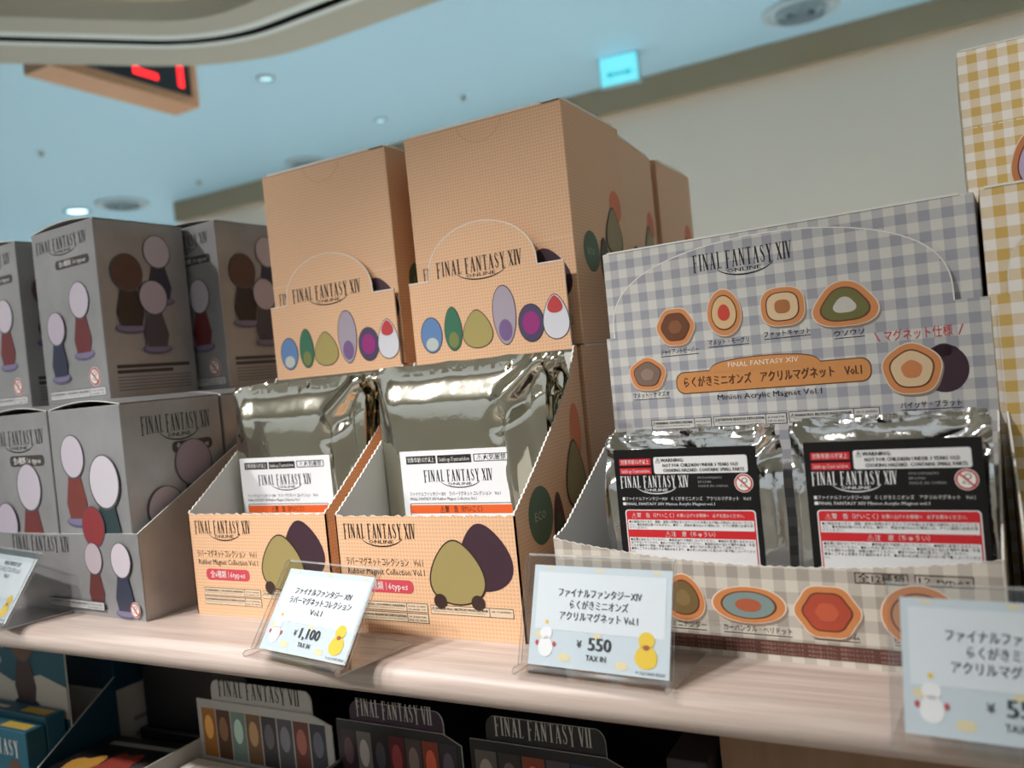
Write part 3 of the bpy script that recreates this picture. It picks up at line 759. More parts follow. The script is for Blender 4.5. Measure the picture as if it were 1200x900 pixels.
arch = [(X(.30), bz1-.001)] + [(X(.455)+X(.145)*math.cos(a), bz1-.0005+.0062*math.sin(a)**.6) for a in [math.pi*(1-i/20) for i in range(1, 20)]] + [(X(.61), bz1-.001)]
RIM, RB = mat((214, 146, 84), .5), mat((118, 70, 40), .5)
b.flat(fr, [(x, z) for x, z in scaled(rib, 1.0)], RB, 1); b.flat(fr, arch[::-1], RB, 1)
b.flat(fr, rrect(bx0+.0006, bz0+.0006, bx1-.0006, bz1-.0006, .0046), RIM, 2); b.flat(fr, [(x, z-.0006) for x, z in arch][::-1], RIM, 3)
BRT = mat((96, 54, 32), .5); OFF = mat((250, 240, 224), .5)
b.text(fr, 'FINAL FANTASY XIV', X(.455), bz1+.0006, .0028, OFF, w=X(.19), k=4)
b.text(fr, 'らくがきミニオンズ　アクリルマグネット　Vol.1', X(.466), bz0+.0042, .0046, BRT, w=X(.475), k=4, bold=.0002)
b.build('title_ribbon', ho)
b = MB(); bg = mat((206, 205, 200), .5)
for u0, u1, z0, hd, sb, rt in ((.118, .298, .0555, 'WARNING: CHOKING HAZARD', 'Small parts. Not for children under 3 years.', ('FOR AGES 15', 'YEARS AND UP')), (.304, .506, .0553, 'ATTENTION: RISQUE DE SUFFOCATION', 'Petits elements. Ne convient pas aux enfants.', ('A PARTIR', 'DE 15 ANS')), (.512, .738, .055, 'WARNUNG: ERSTICKUNGSGEFAHR', 'Kleine Teile. Nicht fuer Kinder unter 3 Jahren.', ('AB 15 JAHREN', ''))):
    notice(b, fr, X(u0), zs-z0, X(u1), zs-z0+.0058, bg, INK, hd, [sb], rt)
b.build('warning_label', ho)
# front panel prints
fb = [(egg(X(.337), .0262, .0195, .0215, .22), (118, 96, 58), (134, 112, 70)), (lobed(X(.49), .0245, .0300, .0175, 2, .08), (128, 146, 142), (176, 92, 62)), (lobed(X(.66), .0235, .0262, .0225, 6, .04), (178, 74, 52), (196, 92, 62)), (egg(X(.842), .0240, .0285, .025, 0), (196, 140, 98), (206, 150, 106)),
      (egg(X(.07), .0262, .0195, .0215, .1), (140, 110, 70), (160, 128, 86)), (lobed(X(.205), .0255, .022, .020, 5, .04), (176, 132, 84), (190, 150, 100))]
for o2, f1, f2 in fb:
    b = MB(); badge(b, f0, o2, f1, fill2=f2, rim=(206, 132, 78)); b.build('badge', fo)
for s, u, w in (('ミニテンダー', .345, .0165), ('カーバンクル・ペリドット', .505, .0305), ('タイニーボム', .675, .0185), ('ピュー・マメット', .845, .022)):
    b = MB(); cap(b, f0, s, X(u), .0125, w, .0024); b.build('caption', fo)
for u0, u1, s in ((.722, .826, '全12種類'), (.838, .945, '12 types')):
    b = MB(); b.ring(f0, rrect(X(u0), .0365, X(u1), .0412, .0004), rrect(X(u0)+.0004, .0369, X(u1)-.0004, .0408, .0003), OUTL); b.text(f0, s, X((u0+u1)/2), .0374, .0029, OUTL, w=X(u1-u0)*.86, bold=.0001); b.build('types_mark', fo)
b = MB(); b.rect(f0, X(.0), .0028, X(1), .0092, mat((92, 58, 50), .5)); pk = mat((186, 140, 128), .5)
LG = '※本商品はランダム封入です。中身は選べません。画像はイメージです。'
for i in range(3):
    for j in range(4): b.text(f0, LG, X(.01+.25*j), .0072-.0019*i, .0010, pk, al='l', w=X(.24), k=2)
b.build('notice_strip', fo)

t = thing('closed_carton', 'closed grey gingham carton standing behind the open gingham carton', 'box', (-.1928+.0042, .3797+.0905, 0), -3.05)
b = MB(); b.box(.0008, .1962, 0, .10, 0, .2026, [GREYG, GREYG, GREYG, GREYG, WHITE, GREYG]); b.build('body', t, merge=True, bevel=.0008)
b = MB(); b.box(.004, .190, -.0004, .001, .2022, .2031, WHITE); b.build('lid_edge', t)

def black_label(parent, fr, Ws, Hs):
    BLK = mat((20, 20, 22), .28); RD = mat((206, 40, 48), .4); WH = mat((230, 230, 230), .4); GR = mat((150, 150, 150), .4)
    ex = -.030; b = MB(); b.panel(fr, [(0, ex), (Ws, ex), (Ws, Hs), (0, Hs)], .0002, BLK, BLK, BLK); o = b.build('printed_label', parent)
    b = MB(); wordmark(b, fr, Ws*.035, Hs*.655, Ws*.50, Hs*.105, WH); b.build('logo', o)
    b = MB()
    for z0, z1, s in ((.855, .915, '対象年齢15才以上'), (.775, .832, 'Suitable age 15 years and above')):
        b.rect(fr, Ws*.04, Hs*z0, Ws*.275, Hs*z1, RD); b.text(fr, s, Ws*.157, Hs*(z0+.014), Hs*.034, WH, w=Ws*.21, k=2)
    b.flat(fr, rrect(Ws*.295, Hs*.775, Ws*.94, Hs*.925, Hs*.02), WH, 1)
    b.text(fr, '⚠WARNING:', Ws*.31, Hs*.880, Hs*.032, INK, al='l', w=Ws*.20, k=2, bold=.00018)
    b.text(fr, 'NOT FOR CHILDREN UNDER 3 YEARS OLD', Ws*.36, Hs*.835, Hs*.030, INK, al='l', w=Ws*.52, k=2, bold=.00016)
    b.text(fr, 'CHOKING HAZARD. CONTAINS SMALL PARTS.', Ws*.36, Hs*.791, Hs*.030, INK, al='l', w=Ws*.56, k=2, bold=.00016)
    for i, s in enumerate(('FF500MAM1', 'EP6740', 'MADE IN CHINA')): b.text(fr, s, Ws*.60, Hs*(.725-.036*i), Hs*.021, GR, al='l', w=Ws*(.16, .09, .2)[i])
    b.text(fr, '■ファイナルファンタジーXIV　らくがきミニオンズ　アクリルマグネット　Vol.1', Ws*.04, Hs*.540, Hs*.027, WH, al='l', w=Ws*.90)
    b.text(fr, '■FINAL FANTASY XIV Minion Acrylic Magnet vol.1', Ws*.04, Hs*.495, Hs*.026, WH, al='l', w=Ws*.66)
    b.build('caption', o)
    b = MB(); agemark(b, fr, Ws*.905, Hs*.685, Hs*.080); b.build('age_mark', o)
    b = MB()
    b.flat(fr, rrect(Ws*.05, ex+.003, Ws*.965, Hs*.455, Hs*.03), WH, 1); b.flat(fr, rrect(Ws*.058, ex+.0035, Ws*.957, Hs*.447, Hs*.025), RD, 2)
    b.rect(fr, Ws*.066, Hs*.275, Ws*.949, Hs*.365, WH, 3); b.rect(fr, Ws*.066, ex+.004, Ws*.949, Hs*.205, WH, 3)
    b.text(fr, '⚠警　告（けいこく）', Ws*.10, Hs*.388, Hs*.034, WH, al='l', w=Ws*.31, k=3); b.text(fr, 'お買い上げのお客様へ　必ずお読みください。', Ws*.43, Hs*.392, Hs*.026, WH, al='l', w=Ws*.46, k=3)
    b.text(fr, '⚠注　意（ちゅうい）', Ws*.51, Hs*.223, Hs*.036, WH, w=Ws*.35, k=3)
    for i, s in enumerate(('●小部品があります。誤飲・窒息の危険がありますので3才未満のお子様には絶対に与えないでくだ', 'さい。●本商品は食べられません。●万一、部品を飲み込んだ場合には、すぐに医師の診断を受', 'けてください。')): b.text(fr, s, Ws*.075, Hs*(.338-.027*i), Hs*.019, INK, al='l', w=Ws*(.865, .865, .13)[i], k=4)
    for i, s in enumerate(('●乱暴に扱わないでください。●用途以外で使用しないでください。●磁気に影響のあるものに', '近づけないでください。●火のそばに置かないでください。●直射日光の当たる場所や高温・多湿', 'になる場所での使用・保管は避けてください。●取り付ける際は落下にご注意ください。', '●強くこすると色落ちする場合があります。●お手入れは乾いた柔らかい布で軽くふいてくださ', 'い。')): b.text(fr, s, Ws*.075, Hs*(.178-.028*i), Hs*.019, INK, al='l', w=Ws*(.865, .865, .8, .865, .03)[i], k=4)
    b.build('warning_label', o)
G0 = Matrix.Translation((-.1928, .3797, 0)) @ Matrix.Rotation(math.radians(-3.05), 4, 'Z')
def ging_pouches(specs):
    for dx, dy, Wp, H, yaw, cr, seed, lx, Lw, Lz, lab in specs:
        p = G0 @ Vector((dx, dy, .0014))
        t = thing('foil_pouch', lab, 'pouch', p, -3.05+yaw, 'black labelled foil pouches in the gingham carton')
        pouch_mesh(Wp, H, .0040, seed, cr, FOIL2, curl=.0075, seal=.05).build('pouch_body', t, merge=True)
        black_label(t, front(-.0045, lx, Lz+.006-.0545), Lw, .0545)
ging_pouches([(.0245, .0150, .0890, .0970, 0, CR_C, 11, .0085, .0708, .0875, 'black labelled foil pouch at the front of the left row in the gingham carton'),
    (.0190, .0270, .0880, .0985, 0, CR_D, 12, .0085, .0708, .0875, 'second foil pouch behind the front one, left row of the gingham carton'),
    (.0150, .0390, .0880, .0990, 0, CR_C, 13, .0085, .0708, .0875, 'third foil pouch back in the left row of the gingham carton'),
    (.0130, .0520, .0880, .0990, 0, CR_D, 14, .0085, .0708, .0875, 'fourth foil pouch back in the left row of the gingham carton'),
    (.1180, .0140, .0790, .1010, 0, CR_D, 15, .0070, .0690, .0880, 'black labelled foil pouch at the front of the right row in the gingham carton'),
    (.1160, .0260, .0800, .1015, 0, CR_C, 16, .0070, .0690, .0880, 'second foil pouch behind the front one, right row of the gingham carton'),
    (.1150, .0380, .0800, .1015, 0, CR_D, 17, .0070, .0690, .0880, 'third foil pouch back in the right row of the gingham carton'),
    (.1150, .0510, .0800, .1015, 0, CR_C, 18, .0070, .0690, .0880, 'fourth foil pouch back in the right row of the gingham carton')])

# ------------------------------------------------------------------ yellow gingham cartons
t, f0, fo, fr, ho, zs, ft = gingham_open(.0125, .3620, 0, 'open yellow gingham display carton cut off by the right edge', YELG, YELG, 'open gingham display cartons')
b = MB(); wordmark(b, fr, GW*.286, zs+.0316, GW*.272, .0092, INK); b.build('logo', ho)
t = thing('closed_carton', 'closed yellow gingham carton behind the open yellow one, beside the grey gingham', 'box', (.0095, .4560, 0), 0)
b = MB(); b.box(0, .1984, 0, .10, 0, .2030, [YELG, YELG, YELG, YELG, WHITE, YELG]); b.build('body', t, merge=True, bevel=.0008)
b = MB(); b.box(.002, .19, -.0004, .001, .2026, .2036, WHITE); b.build('lid_edge', t)
t = thing('closed_carton', 'closed yellow gingham carton at the back, under the small upper one', 'box', (.0065, .5620, 0), 0)
b = MB(); b.box(0, .1984, 0, .10, 0, .2028, [YELG, YELG, YELG, YELG, WHITE, YELG]); b.build('body', t, merge=True, bevel=.0008)
t = thing('upper_carton', 'yellow gingham carton stacked on top at the upper right, with orange badge', 'box', (.0062, .5640, .2034), 0)
b = MB(); b.box(0, .1984, 0, .09, 0, .0950, [YELG, YELG, YELG, YELG, WHITE, YELG]); b.build('body', t, merge=True, bevel=.0008)
b = MB(); b.box(.002, .19, -.0004, .001, .0946, .0955, WHITE); b.build('lid_edge', t)
f0 = front(0); b = MB()
for i in range(44): b.rect(f0, i*.0045, .0495, i*.0045+.0032, .0500, WHITE)
b.build('perforation', t)
b = MB(); badge(b, f0, lobed(.0355, .0235, .0255, .036, 3, .05, ph=1.57), (186, 168, 196), fill2=(60, 42, 60), rim=(196, 120, 70)); b.build('badge', t)

# ------------------------------------------------------------------ grey figure boxes
FW, FD, FH = .0848, .0790, .1435
COLA, COLB = (196, 188, 200), (190, 180, 196)
def figure_box_prints(t, w, d, h, flip=False):
    f0 = front(0); b = MB(); wordmark(b, f0, w*.07, h-.0165, w*.82, .0092, mat((44, 42, 44), .4)); b.build('logo', t)
    b = MB(); pill(b, f0, w*.36, h-.0325, w*.90, h-.0255, mat((66, 62, 60), .4), WHITE, '全6種類', '6 types'); b.build('types_badge', t)
    b = MB(); pawn(b, f0, w*.68, h*.235, .062, COLA, (108, 44, 46), k=1); pawn(b, f0, w*.28, h*.12, .058, COLB, (44, 50, 72), k=6); b.build('artwork', t)
    b = MB(); agemark(b, f0, w*.80, h*.135, .0072); b.build('age_mark', t)
    b = MB(); notice(b, f0, w*.06, h*.025, w*.95, h*.075, mat((214, 214, 214), .4), INK, 'WARNING: CHOKING HAZARD', ['Small parts. Not for children under 3 years.'], ['FOR AGES', '15 AND UP']); b.build('warning_label', t)
    fr = rside(w)
    b = MB(); pawn(b, fr, d*.66, h*.52, .058, COLA, (52, 54, 74), k=1); pawn(b, fr, d*.30, h*.36, .064, (92, 64, 56), (52, 44, 40), k=6); pawn(b, fr, d*.56, h*.24, .060, COLB, (74, 72, 82), k=11); b.build('artwork', t)
    b = MB(); dk = mat((58, 58, 62), .4)
    b.rect(fr, d*.10, h*.165, d*.92, h*.185, dk); b.rect(fr, d*.10, h*.135, d*.72, h*.155, dk)
    for i in range(5): b.rect(fr, d*.10, h*(.112-.018*i), d*.92, h*(.112-.018*i)+.0009, mat((104, 104, 108), .4))
    b.build('small_print', t)
def tray_prints(t, w, d, h):
    """packs standing in the tray: the other faces of the same box"""
    f0 = front(0)
    b = MB(); pawn(b, f0, w*.30, h*.42, .066, COLA, (120, 56, 50), k=1); pawn(b, f0, w*.72, h*.22, .080, (204, 198, 206), (44, 62, 66), k=6); pawn(b, f0, w*.52, h*.10, .062, (140, 50, 54), (64, 66, 44), k=11); b.build('artwork', t)
    fr = rside(w)
    b = MB(); wordmark(b, fr, d*.18, h-.0220, d*.70, .0120, mat((40, 36, 36), .4)); b.build('logo', t)
    b = MB(); pill(b, fr, d*.46, h-.0375, d*.88, h-.0295, mat((60, 56, 54), .4), WHITE, '全6種類', '6 types'); b.build('types_badge', t)
    b = MB(); pawn(b, fr, d*.66, h*.30, .072, (150, 134, 146), (92, 46, 50), k=1); pawn(b, fr, d*.34, h*.12, .068, (176, 162, 170), (60, 58, 78), k=6); b.build('artwork', t)
def tray_prints_logo(t, w, d, h):
    f0 = front(0); b = MB(); wordmark(b, f0, w*.07, h-.0225, w*.85, .0105, mat((44, 42, 44), .4)); b.build('logo', t)
    b = MB(); pill(b, f0, w*.35, h-.0385, w*.90, h-.0305, mat((66, 62, 60), .4), WHITE, '全6種類', '6 types'); b.build('types_badge', t)
    b = MB(); pawn(b, f0, w*.62, h*.22, .076, COLA, (112, 48, 48), k=1); pawn(b, f0, w*.22, h*.06, .070, COLB, (48, 52, 72), k=6); b.build('artwork', t)
def figure_box(x, y, z, yaw, label, kind, group, w=FW, d=FD, h=FH, bulge=.004):
    t = thing('figure_box', label, 'box', (x, y, z), yaw, group)
    b = MB(); b.box(0, w, 0, d, 0, h, [SILVER, SILVER, SILVER, SILVER, mat((70, 68, 68), .5), SILVER]); b.build('body', t, merge=True, bevel=.0008)
    # tuck lid bulging up a little, its front edge open
    b = MB(); n = 14
    for i in range(n):
        u0, u1 = i/n, (i+1)/n
        g = lambda u: h+.0004+bulge*math.sin(math.pi*u)
        b.face([(w*u0, .0006, g(u0)), (w*u1, .0006, g(u1)), (w*u1, d, g(u1)), (w*u0, d, g(u0))], SILVER, True)
        b.face([(w*u0, .0006, g(u0)-.0005), (w*u0, d, g(u0)-.0005), (w*u1, d, g(u1)-.0005), (w*u1, .0006, g(u1)-.0005)], WHITE, True)
        b.face([(w*u0, .0006, g(u0)-.0005), (w*u1, .0006, g(u1)-.0005), (w*u1, .0006, g(u1)), (w*u0, .0006, g(u0))], WHITE)
    b.build('lid', t)
    kind(t, w, d, h)
    return t
TY = -3.4
T0 = Matrix.Translation((-.4805, .3549, 0)) @ Matrix.Rotation(math.radians(TY), 4, 'Z')
def tp(x, y, z=0): return T0 @ Vector((x, y, z))
trayW = .2660; trayD = .163
t = thing('display_tray', 'grey open display tray holding boxed figures, at the left end of the shelf', 'tray', tp(-trayW, 0), TY)
f0 = front(0); thf = .0577
b = MB(); b.panel(f0, [(0, 0), (trayW, 0), (trayW, thf), (trayW*.62, thf-.0022), (trayW*.3, thf-.0022), (0, thf)], TH, SILVER, WHITE, WHITE); fo = b.build('front_panel', t)
b = MB(); pawn(b, f0, trayW-.020, .001, .052, (206, 196, 204), (54, 58, 78), k=6); pawn(b, f0, trayW-.052, .004, .048, (186, 172, 180), (100, 52, 50), k=1); b.build('artwork', fo)
b = MB(); wordmark(b, f0, trayW-.155, .043, .075, .011, mat((44, 42, 44), .4), online=False); b.build('logo', fo)
b = MB(); agemark(b, f0, trayW-.0085, .0075, .0052, k=12); b.build('age_mark', fo)
b = MB(); notice(b, f0, trayW-.11, .0045, trayW-.043, .0105, mat((190, 190, 190), .4), INK, 'WARNING: CHOKING HAZARD', ['Small parts. Not for children under 3 years.'], ['FOR AGES', '15 AND UP'], k=12); b.build('warning_label', fo)
for sgn in (0, 1):
    fr = rside(trayW) if sgn else lside(0, trayD)
    pts = [(0, 0), (trayD, 0), (trayD, .118), (.110, .118), (0, thf)]
    if not sgn: pts = [(trayD-a, z) for a, z in pts][::-1]
    b = MB(); b.panel(fr, pts, TH, SILVER, WHITE, WHITE); b.build('side_panel', t)
b = MB(); b.box(TH, trayW-TH, TH, trayD-TH, .0002, .0010, WHITE); b.build('bottom_panel', t)
b = MB(); b.box(TH, trayW-TH, trayD-TH, trayD, .001, .118, SILVER); b.build('back_panel', t)
GT = 'boxed figures standing in the grey tray'
BH = .1415
for x, y, lab, kd in ((-.0925, .0016, 'grey figure box standing at the right front corner of the tray', tray_prints),
                      (-.1790, .0016, 'grey figure box with black logo, second from the right in the tray front row', tray_prints_logo),
                      (-.2650, .0016, 'grey figure box at the left end of the tray front row', tray_prints),
                      (-.0925, .0825, 'grey figure box behind the right front one in the tray', tray_prints),
                      (-.1790, .0825, 'grey figure box in the middle of the tray back row', tray_prints)):
    figure_box(*tp(x, y, .0012), TY, lab, kd, GT, h=BH, w=.0845)
GU = 'boxed figures stacked on top of the tray'
UZ = .0012+BH+.0046
figure_box(*tp(-.1770, .0500, UZ), TY, 'grey figure box standing on top, between two others above the tray', figure_box_prints, GU, h=.1375)
figure_box(*tp(-.2870, .0500, UZ), TY, 'leftmost grey figure box on top of the tray, cut by the picture edge', figure_box_prints, GU, h=.1375)
figure_box(*tp(-.1420, .1330, UZ), TY, 'grey figure box on top, half behind another and beside the peach carton', figure_box_prints, GU, h=.1375)

# ------------------------------------------------------------------ price signs
CW, CH = .0689, .0447
def price_sign(x, y, yaw, tilt, label, lines, price, hts=None, dim=False):
    t = thing('price_sign', label, 'price tag', (x, y, 0), yaw, 'acrylic price signs on the shelf edge')
    ti = math.radians(tilt); d = Vector((0, math.sin(ti), math.cos(ti))); nrm = Vector((0, -math.cos(ti), math.sin(ti)))
    # side profile of the bent sheet (y, z)
    th = .0009
    base = Vector((0, .001, .0048))
    x0, x1 = -.0042, CW+.0012
    up = [(.046, 0), (-.004, 0), (-.0062, .0008), (-.0066, .0026), (-.005, .0040)]
    foot = base + d*-.001 - nrm*.0011
    up += [(foot.y, foot.z), ((base+d*(CH+.0035)-nrm*.0011).y, (base+d*(CH+.0035)-nrm*.0011).z)]
    b = MB()
    def sheet(path):
        off = []
        for i, p in enumerate(path):
            a = Vector(path[max(0, i-1)]); c = Vector(path[min(len(path)-1, i+1)]); q = (c-a).normalized(); nn = Vector((q.y, -q.x)); off.append((p[0]+nn.x*th, p[1]+nn.y*th))
        for P in (path, off):
            for p, q in zip(P, P[1:]): b.face([(x0, *p), (x1, *p), (x1, *q), (x0, *q)], ACRYL)
        for xx in (x0, x1):
            for (p, q), (p2, q2) in zip(zip(path, path[1:]), zip(off, off[1:])): b.face([(xx, *p), (xx, *q), (xx, *q2), (xx, *p2)], ACRED)
        for e in (0, -1): b.face([(x0, *path[e]), (x1, *path[e]), (x1, *off[e]), (x0, *off[e])], ACRED)
    up = [(p[0], p[1]+th) for p in up]
    sheet(up)
    topb = Vector((0, *up[-1])); f1 = base + nrm*.0012 + d*(CH+.0035); f2 = base + nrm*.0012 + d*-.0012
    sheet([(topb.y, topb.z), (f1.y, f1.z), (f2.y, f2.z)])
    b.build('acrylic_holder', t)
    fr = Fr(base, (1, 0, 0), d)
    b = MB(); PAPER = mat((206, 218, 226), .5); b.panel(fr, [(0, 0), (CW, 0), (CW, CH), (0, CH)], .0003, PAPER, WHITE, WHITE); o = b.build('card', t)
    b = MB(); b.rect(fr, CW*.035, CH*.36, CW*.965, CH*.93, mat((226, 232, 238), .5), 1); YP = mat((232, 218, 176), .5)
    for u, v, r in ((.12, .98, .028), (.5, .98, .034), (.9, .975, .03), (.08, .30, .04), (.27, .1, .045), (.68, .08, .045), (.5, .33, .03)):
        b.flat(fr, [(CW*u+CW*r*c, CH*v+CW*r*q*.6) for c, q in [(math.cos(2*math.pi*i/18), min(0.02 if v > .9 else 9, math.sin(2*math.pi*i/18))) for i in range(18)]], YP, 1)
    o2 = b.build('card_pattern', o)
    b = MB(); YEL = mat((236, 200, 50), .5)
    b.flat(fr, egg(CW*.845, CH*.185, CW*.15, CH*.22, .1), YEL, 2); b.flat(fr, ell(CW*.845, CH*.335, CW*.055, CH*.08), YEL, 2)
    b.flat(fr, ell(CW*.845, CH*.27, CW*.02, CH*.024), mat((168, 84, 50), .5), 3)
    WT = mat((244, 244, 246), .5)
    b.flat(fr, egg(CW*.125, CH*.19, CW*.11, CH*.2, .1), WT, 2); b.flat(fr, ell(CW*.125, CH*.32, CW*.045, CH*.06), WT, 2); b.flat(fr, ell(CW*.125, CH*.43, CW*.013, CH*.02), YEL, 2)
    for dx in (-.065, .065): b.flat(fr, ell(CW*(.125+dx), CH*.22, CW*.012, CH*.025), mat((196, 70, 70), .5), 3)
    b.build('decoration', o)
    b = MB(); TI = mat((40, 40, 46), .5)
    for i, (s, w) in enumerate(lines): b.text(fr, s, CW*.5, CH*(.70-.115*i) if hts is None else CH*hts[i], CH*.07, TI, w=CW*w, k=3, bold=.00012)
    b.text(fr, '¥', CW*.405-CW*.02*len(price)*.5, CH*.21, CH*.07, TI, k=3, bold=.00012); b.text(fr, price, CW*.52, CH*.195, CH*.125, TI, k=3, res=2, bold=.0005)
    b.text(fr, 'TAX IN', CW*.5, CH*.095, CH*.055, TI, k=3, sx=.9, bold=.0001); b.text(fr, '© SQUARE ENIX', CW*.975, CH*.025, CH*.03, TI, al='r', k=3)
    b.build('lettering', o)
    return t
price_sign(-.3455, .3198, -8.9, 35.3, 'clear price sign reading 1,100 yen in front of the left peach cartons',
           [('ファイナルファンタジー XIV', .66), ('ラバーマグネットコレクション', .72), ('Vol.1', .14)], '1,100')
price_sign(-.1887, .3324, -3.7, 19.6, 'clear price sign reading 550 yen, between the peach and gingham cartons',
           [('ファイナルファンタジーXIV', .60), ('らくがきミニオンズ', .42), ('アクリルマグネット Vol.1', .56)], '550')
price_sign(-.0292, .3035, -3.0, 19.0, 'blurred price sign in the lower right corner, cut off by the frame',
           [('ファイナルファンタジーXIV', .60), ('らくがきミニオンズ', .42), ('アクリルマグネット Vol.1', .56)], '550')
price_sign(-.6420, .3290, -10.0, 33.0, 'clear price sign reading 1,650 yen in front of the grey tray',
           [('FINAL FANTASY XIV', .40), ('フィギュアコレクション', .52), ('Vol.1', .12)], '1,650', (.84, .74, .64))

# ------------------------------------------------------------------ lower shelf goods
LZ = -.19
TEAL = mat((34, 92, 112), .45); DTEAL = mat((22, 62, 82), .45); DWH = mat((206, 200, 190), .5); BLK = mat((26, 24, 26), .4)
t = thing('display_carton', 'teal display carton with tall printed header on the lower shelf, left corner', 'display box', (-.842, .375, LZ), 0, 'display cartons on the lower shelf')
b = MB(); b.box(0, .175, 0, .08, 0, .001, TEAL); b.panel(front(0), [(0, 0), (.175, 0), (.175, .05), (0, .05)], .001, DTEAL, WHITE, WHITE); b.box(0, .001, .001, .08, .001, .08, TEAL); b.build('tray', t)
b = MB(); b.panel(rside(.176), [(0, 0), (.08, 0), (.08, .10), (0, .05)], .001, DTEAL, WHITE, WHITE); b.build('side_panel', t)
fr = front(.038); b = MB(); b.panel(fr, [(0, .001), (.175, .001), (.175, .160), (0, .160)], .0012, TEAL, WHITE, WHITE); ho = b.build('header_card', t)
b = MB(); b.flat(fr, [(0, .08), (.174, .08), (.174, .106), (.140, .114), (.1, .105), (.06, .118), (0, .112)], DWH, 1)
pawn(b, fr, .118, .082, .082, (120, 84, 66), (70, 44, 44), (40, 70, 80), k=2); b.build('artwork', ho)
b = MB(); b.text(fr, 'the', .045, .145, .006, DWH); b.text(fr, 'Acrylic Stand', .06, .133, .008, DWH, w=.06); b.rect(fr, .04, .120, .085, .125, DWH); b.build('caption', ho)
GTL = 'teal boxes in the lower teal carton'
for dy, dz, lab in ((.0025, .001, 'front teal box with white lettering in the lower teal carton'), (.0195, .001, 'second teal box behind the front one in the lower teal carton')):
    t = thing('product_box', lab, 'box', (-.840, .375+dy, LZ+dz), 0, GTL)
    b = MB(); b.box(0, .17, 0, .016, 0, .083 if dy < .01 else .088, TEAL); b.build('body', t, merge=True, bevel=.001)
    b = MB(); fr = front(0); wordmark(b, fr, .07, .062, .09, .013, DWH, ('FINAL', 'FANTASY'), False); b.build('logo', t)
    b = MB(); zt = .083 if dy < .01 else .088
    ft2 = Fr((0, 0, zt), (1, 0, 0), (0, 1, 0))
    b.rect(ft2, .02, .004, .11, .008, DWH); b.rect(ft2, .13, .003, .165, .012, mat((196, 164, 70), .5)); b.build('top_print', t)
    b = MB()
    for i, c in enumerate(((120, 60, 50), (60, 60, 70), (160, 120, 90), (110, 40, 44), (90, 70, 60))): b.flat(fr, ell(.02+.033*i, .038, .013, .022), mat(c, .5), 1)
    b.build('artwork', t)
def closed_lower(x, y, z, w, d, h, m, label, name='product_box', group=None, yaw=0, stripe=None):
    t = thing(name, label, 'box', (x, y, z), yaw, group)
    b = MB(); b.box(0, w, 0, d, 0, h, m); b.build('body', t, merge=True, bevel=.001)
    b = MB(); fr = rside(w)
    for i in range(3): b.rect(fr, d*.12, h*(.3+.16*i), d*.85, h*(.3+.16*i)+.004, mat(stripe or (70, 110, 126), .5))
    b.build('side_print', t); return t
closed_lower(-.802, .458, LZ, .13, .13, .085, DWH, 'white carton lying under the teal one on the lower shelf', stripe=(150, 146, 140))
closed_lower(-.802, .458, LZ+.0855, .13, .13, .080, DTEAL, 'dark teal closed carton stacked on the white one, lower shelf')
# flat black packs with pictures
GP = 'flat black packs laid on the lower shelf'
rnd = random.Random(5)
PC = [((190, 140, 60), (150, 60, 50), (70, 60, 60)), ((200, 170, 70), (90, 90, 96), (130, 90, 60)), ((160, 80, 60), (190, 130, 60), (90, 70, 60)), ((120, 110, 100), (180, 120, 60), (100, 50, 46))]
for i, (x, y, z, yaw, lab) in enumerate(((-.655, .345, 0, 4, 'flat black pack with golden picture lying nearest the lower shelf edge'), (-.65, .462, 0, 2, 'flat black pack behind the nearest one on the lower shelf'), (-.645, .466, .0555, 5, 'flat black pack on top of another, lower shelf'), (-.63, .60, 0, 3, 'flat black pack at the rear of the lower shelf'))):
    t = thing('picture_pack', lab, 'pack', (x, y, LZ+z), yaw, GP)
    b = MB(); b.box(0, .115, 0, .10, 0, .055, BLK); b.build('body', t, merge=True, bevel=.0012)
    b = MB(); fr = Fr((0, 0, .055), (1, 0, 0), (0, 1, 0))
    for j, c in enumerate(PC[i]): b.flat(fr, lobed(.028+.028*j, .04+.01*(j % 2), .036, .05, 5, .15, ph=j), mat(c, .5), 1+j)
    b.rect(fr, .015, .084, .10, .090, mat((150, 150, 150), .5)); b.build('cover_print', t)
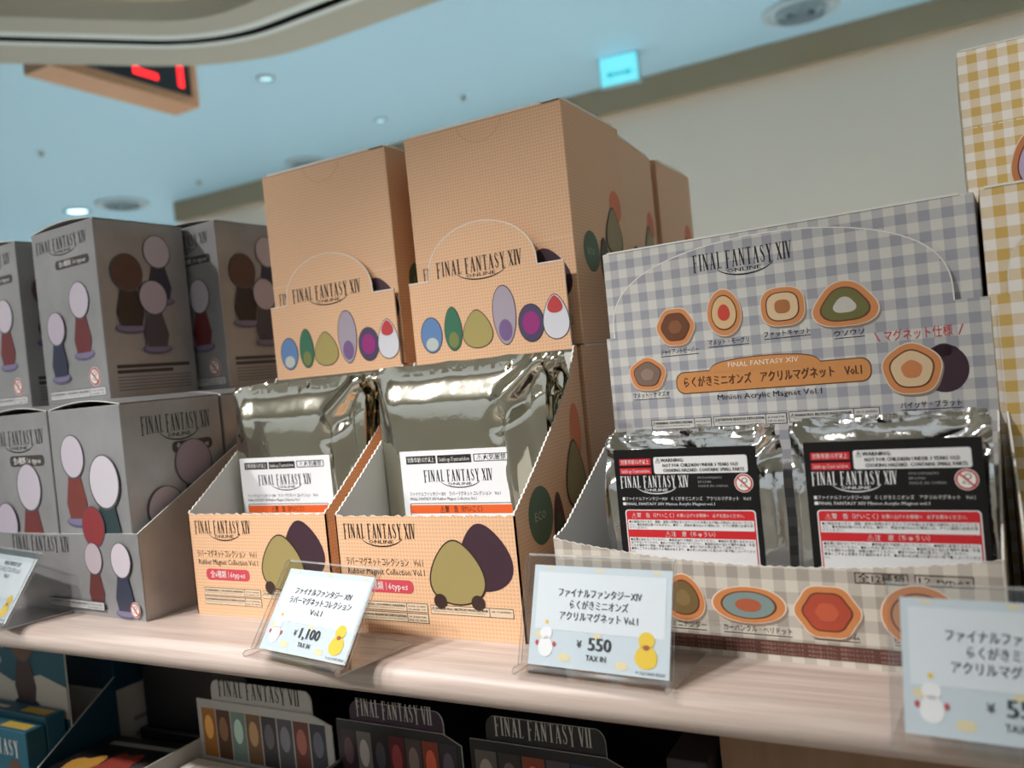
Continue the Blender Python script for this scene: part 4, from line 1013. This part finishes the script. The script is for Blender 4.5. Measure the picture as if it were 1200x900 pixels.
def header_carton(x, y, label, base, cols, logo_c, w=.105, dome_m=None, tall=.158):
    t = thing('display_carton', label, 'display box', (x, y, LZ), 0, 'display cartons on the lower shelf')
    fr0 = front(0); b = MB(); b.panel(fr0, [(0, 0), (w, 0), (w, .05), (0, .05)], .001, base, WHITE, WHITE)
    b.box(0, w, .001, .10, 0, .001, base); b.box(0, .001, .001, .10, .001, .08, base); b.box(w-.001, w, .001, .10, .001, .08, base); b.build('tray', t)
    fr = front(.06); zz = .110
    b = MB(); b.panel(fr, [(.001, .002), (w-.001, .002), (w-.001, zz-.006), (w*.86, zz), (w*.14, zz), (.001, zz)], .0012, base, WHITE, WHITE); h = b.build('header_card', t)
    fr2 = front(.0615); b = MB()
    b.panel(fr2, [(w*.12, zz-.02), (w*.86, zz-.02)] + [(w*.86-.006+.006*math.cos(a), tall-.010+.008*math.sin(a)) for a in [math.pi/2*i/6 for i in range(7)]] + [(w*.12+.006-.006*math.sin(a), tall-.010+.008*math.cos(a)) for a in [math.pi/2*i/6 for i in range(7)]], .0012, dome_m or base, WHITE, WHITE)
    d = b.build('dome_card', t)
    b = MB(); wordmark(b, fr2, w*.18, zz+.004, w*.60, .0115, logo_c, ('FINAL', 'FANTASY', 'VII'), False); b.build('logo', d)
    b = MB(); k = len(cols); sw = (w*.92)/k
    for i, c in enumerate(cols):
        x0 = w*.04+sw*i; b.rect(fr, x0, zz-.042, x0+sw*.92, zz-.006, mat(c, .5), 1)
        c2 = tuple(min(255, int(q*1.5+20)) for q in c); b.flat(fr, ell(x0+sw*.45, zz-.020, sw*.3, .009), mat(c2, .5), 2)
    b.build('artwork', h)
    return t
header_carton(-.5230, .360, 'white display carton with black wordmark and picture strip on the lower shelf', mat((186, 182, 176), .5), [(170, 110, 50), (90, 60, 40), (120, 140, 130), (120, 90, 60), (60, 56, 60), (80, 80, 86), (110, 60, 50), (60, 60, 70)], INK, .131, tall=.127)
header_carton(-.3890, .360, 'dark display carton with purple-black header and white wordmark on the lower shelf', BLK, [(60, 40, 46), (120, 112, 108), (40, 36, 40), (100, 30, 36), (86, 70, 66), (150, 60, 40), (60, 50, 60)], DWH, .100, mat((56, 30, 54), .45), tall=.125)
header_carton(-.2845, .360, 'dark display carton farthest right on the lower shelf, picture strip below wordmark', BLK, [(110, 100, 90), (70, 60, 56), (150, 70, 44), (90, 80, 84), (60, 64, 90), (120, 118, 112)], DWH, .105, tall=.127)
GWP = 'white packs in the lower white carton'
for i, lab in enumerate(('front white pack in the lower white carton', 'second white pack in the lower white carton')):
    t = thing('product_box', lab, 'pack', (-.519, .363+.026*i, LZ+.0012), 0, GWP)
    b = MB(); b.box(0, .117, 0, .024, 0, .062+.006*i, DWH); b.build('body', t, merge=True, bevel=.001)
    b = MB(); fr = Fr((0, 0, .062+.006*i), (1, 0, 0), (0, 1, 0)); b.rect(fr, .01, .006, .052, .016, mat((160, 156, 150), .5)); b.rect(fr, .064, .006, .107, .016, mat((160, 156, 150), .5)); b.build('top_print', t)
t = thing('hanging_card', 'red and orange printed pack beside the brown panel on the lower shelf', 'pack', (-.141, .372, LZ), 0)
b = MB(); b.box(0, .020, 0, .03, 0, .140, mat((40, 34, 34), .5)); b.build('body', t, merge=True, bevel=.001)
b = MB(); fr = front(0)
for i, c in enumerate(((170, 60, 44), (150, 90, 50), (70, 90, 80))): b.flat(fr, [(.002, .128-.03*i), (.018, .134-.03*i), (.018, .108-.03*i), (.002, .102-.03*i)], mat(c, .5), 1)
b.build('artwork', t)
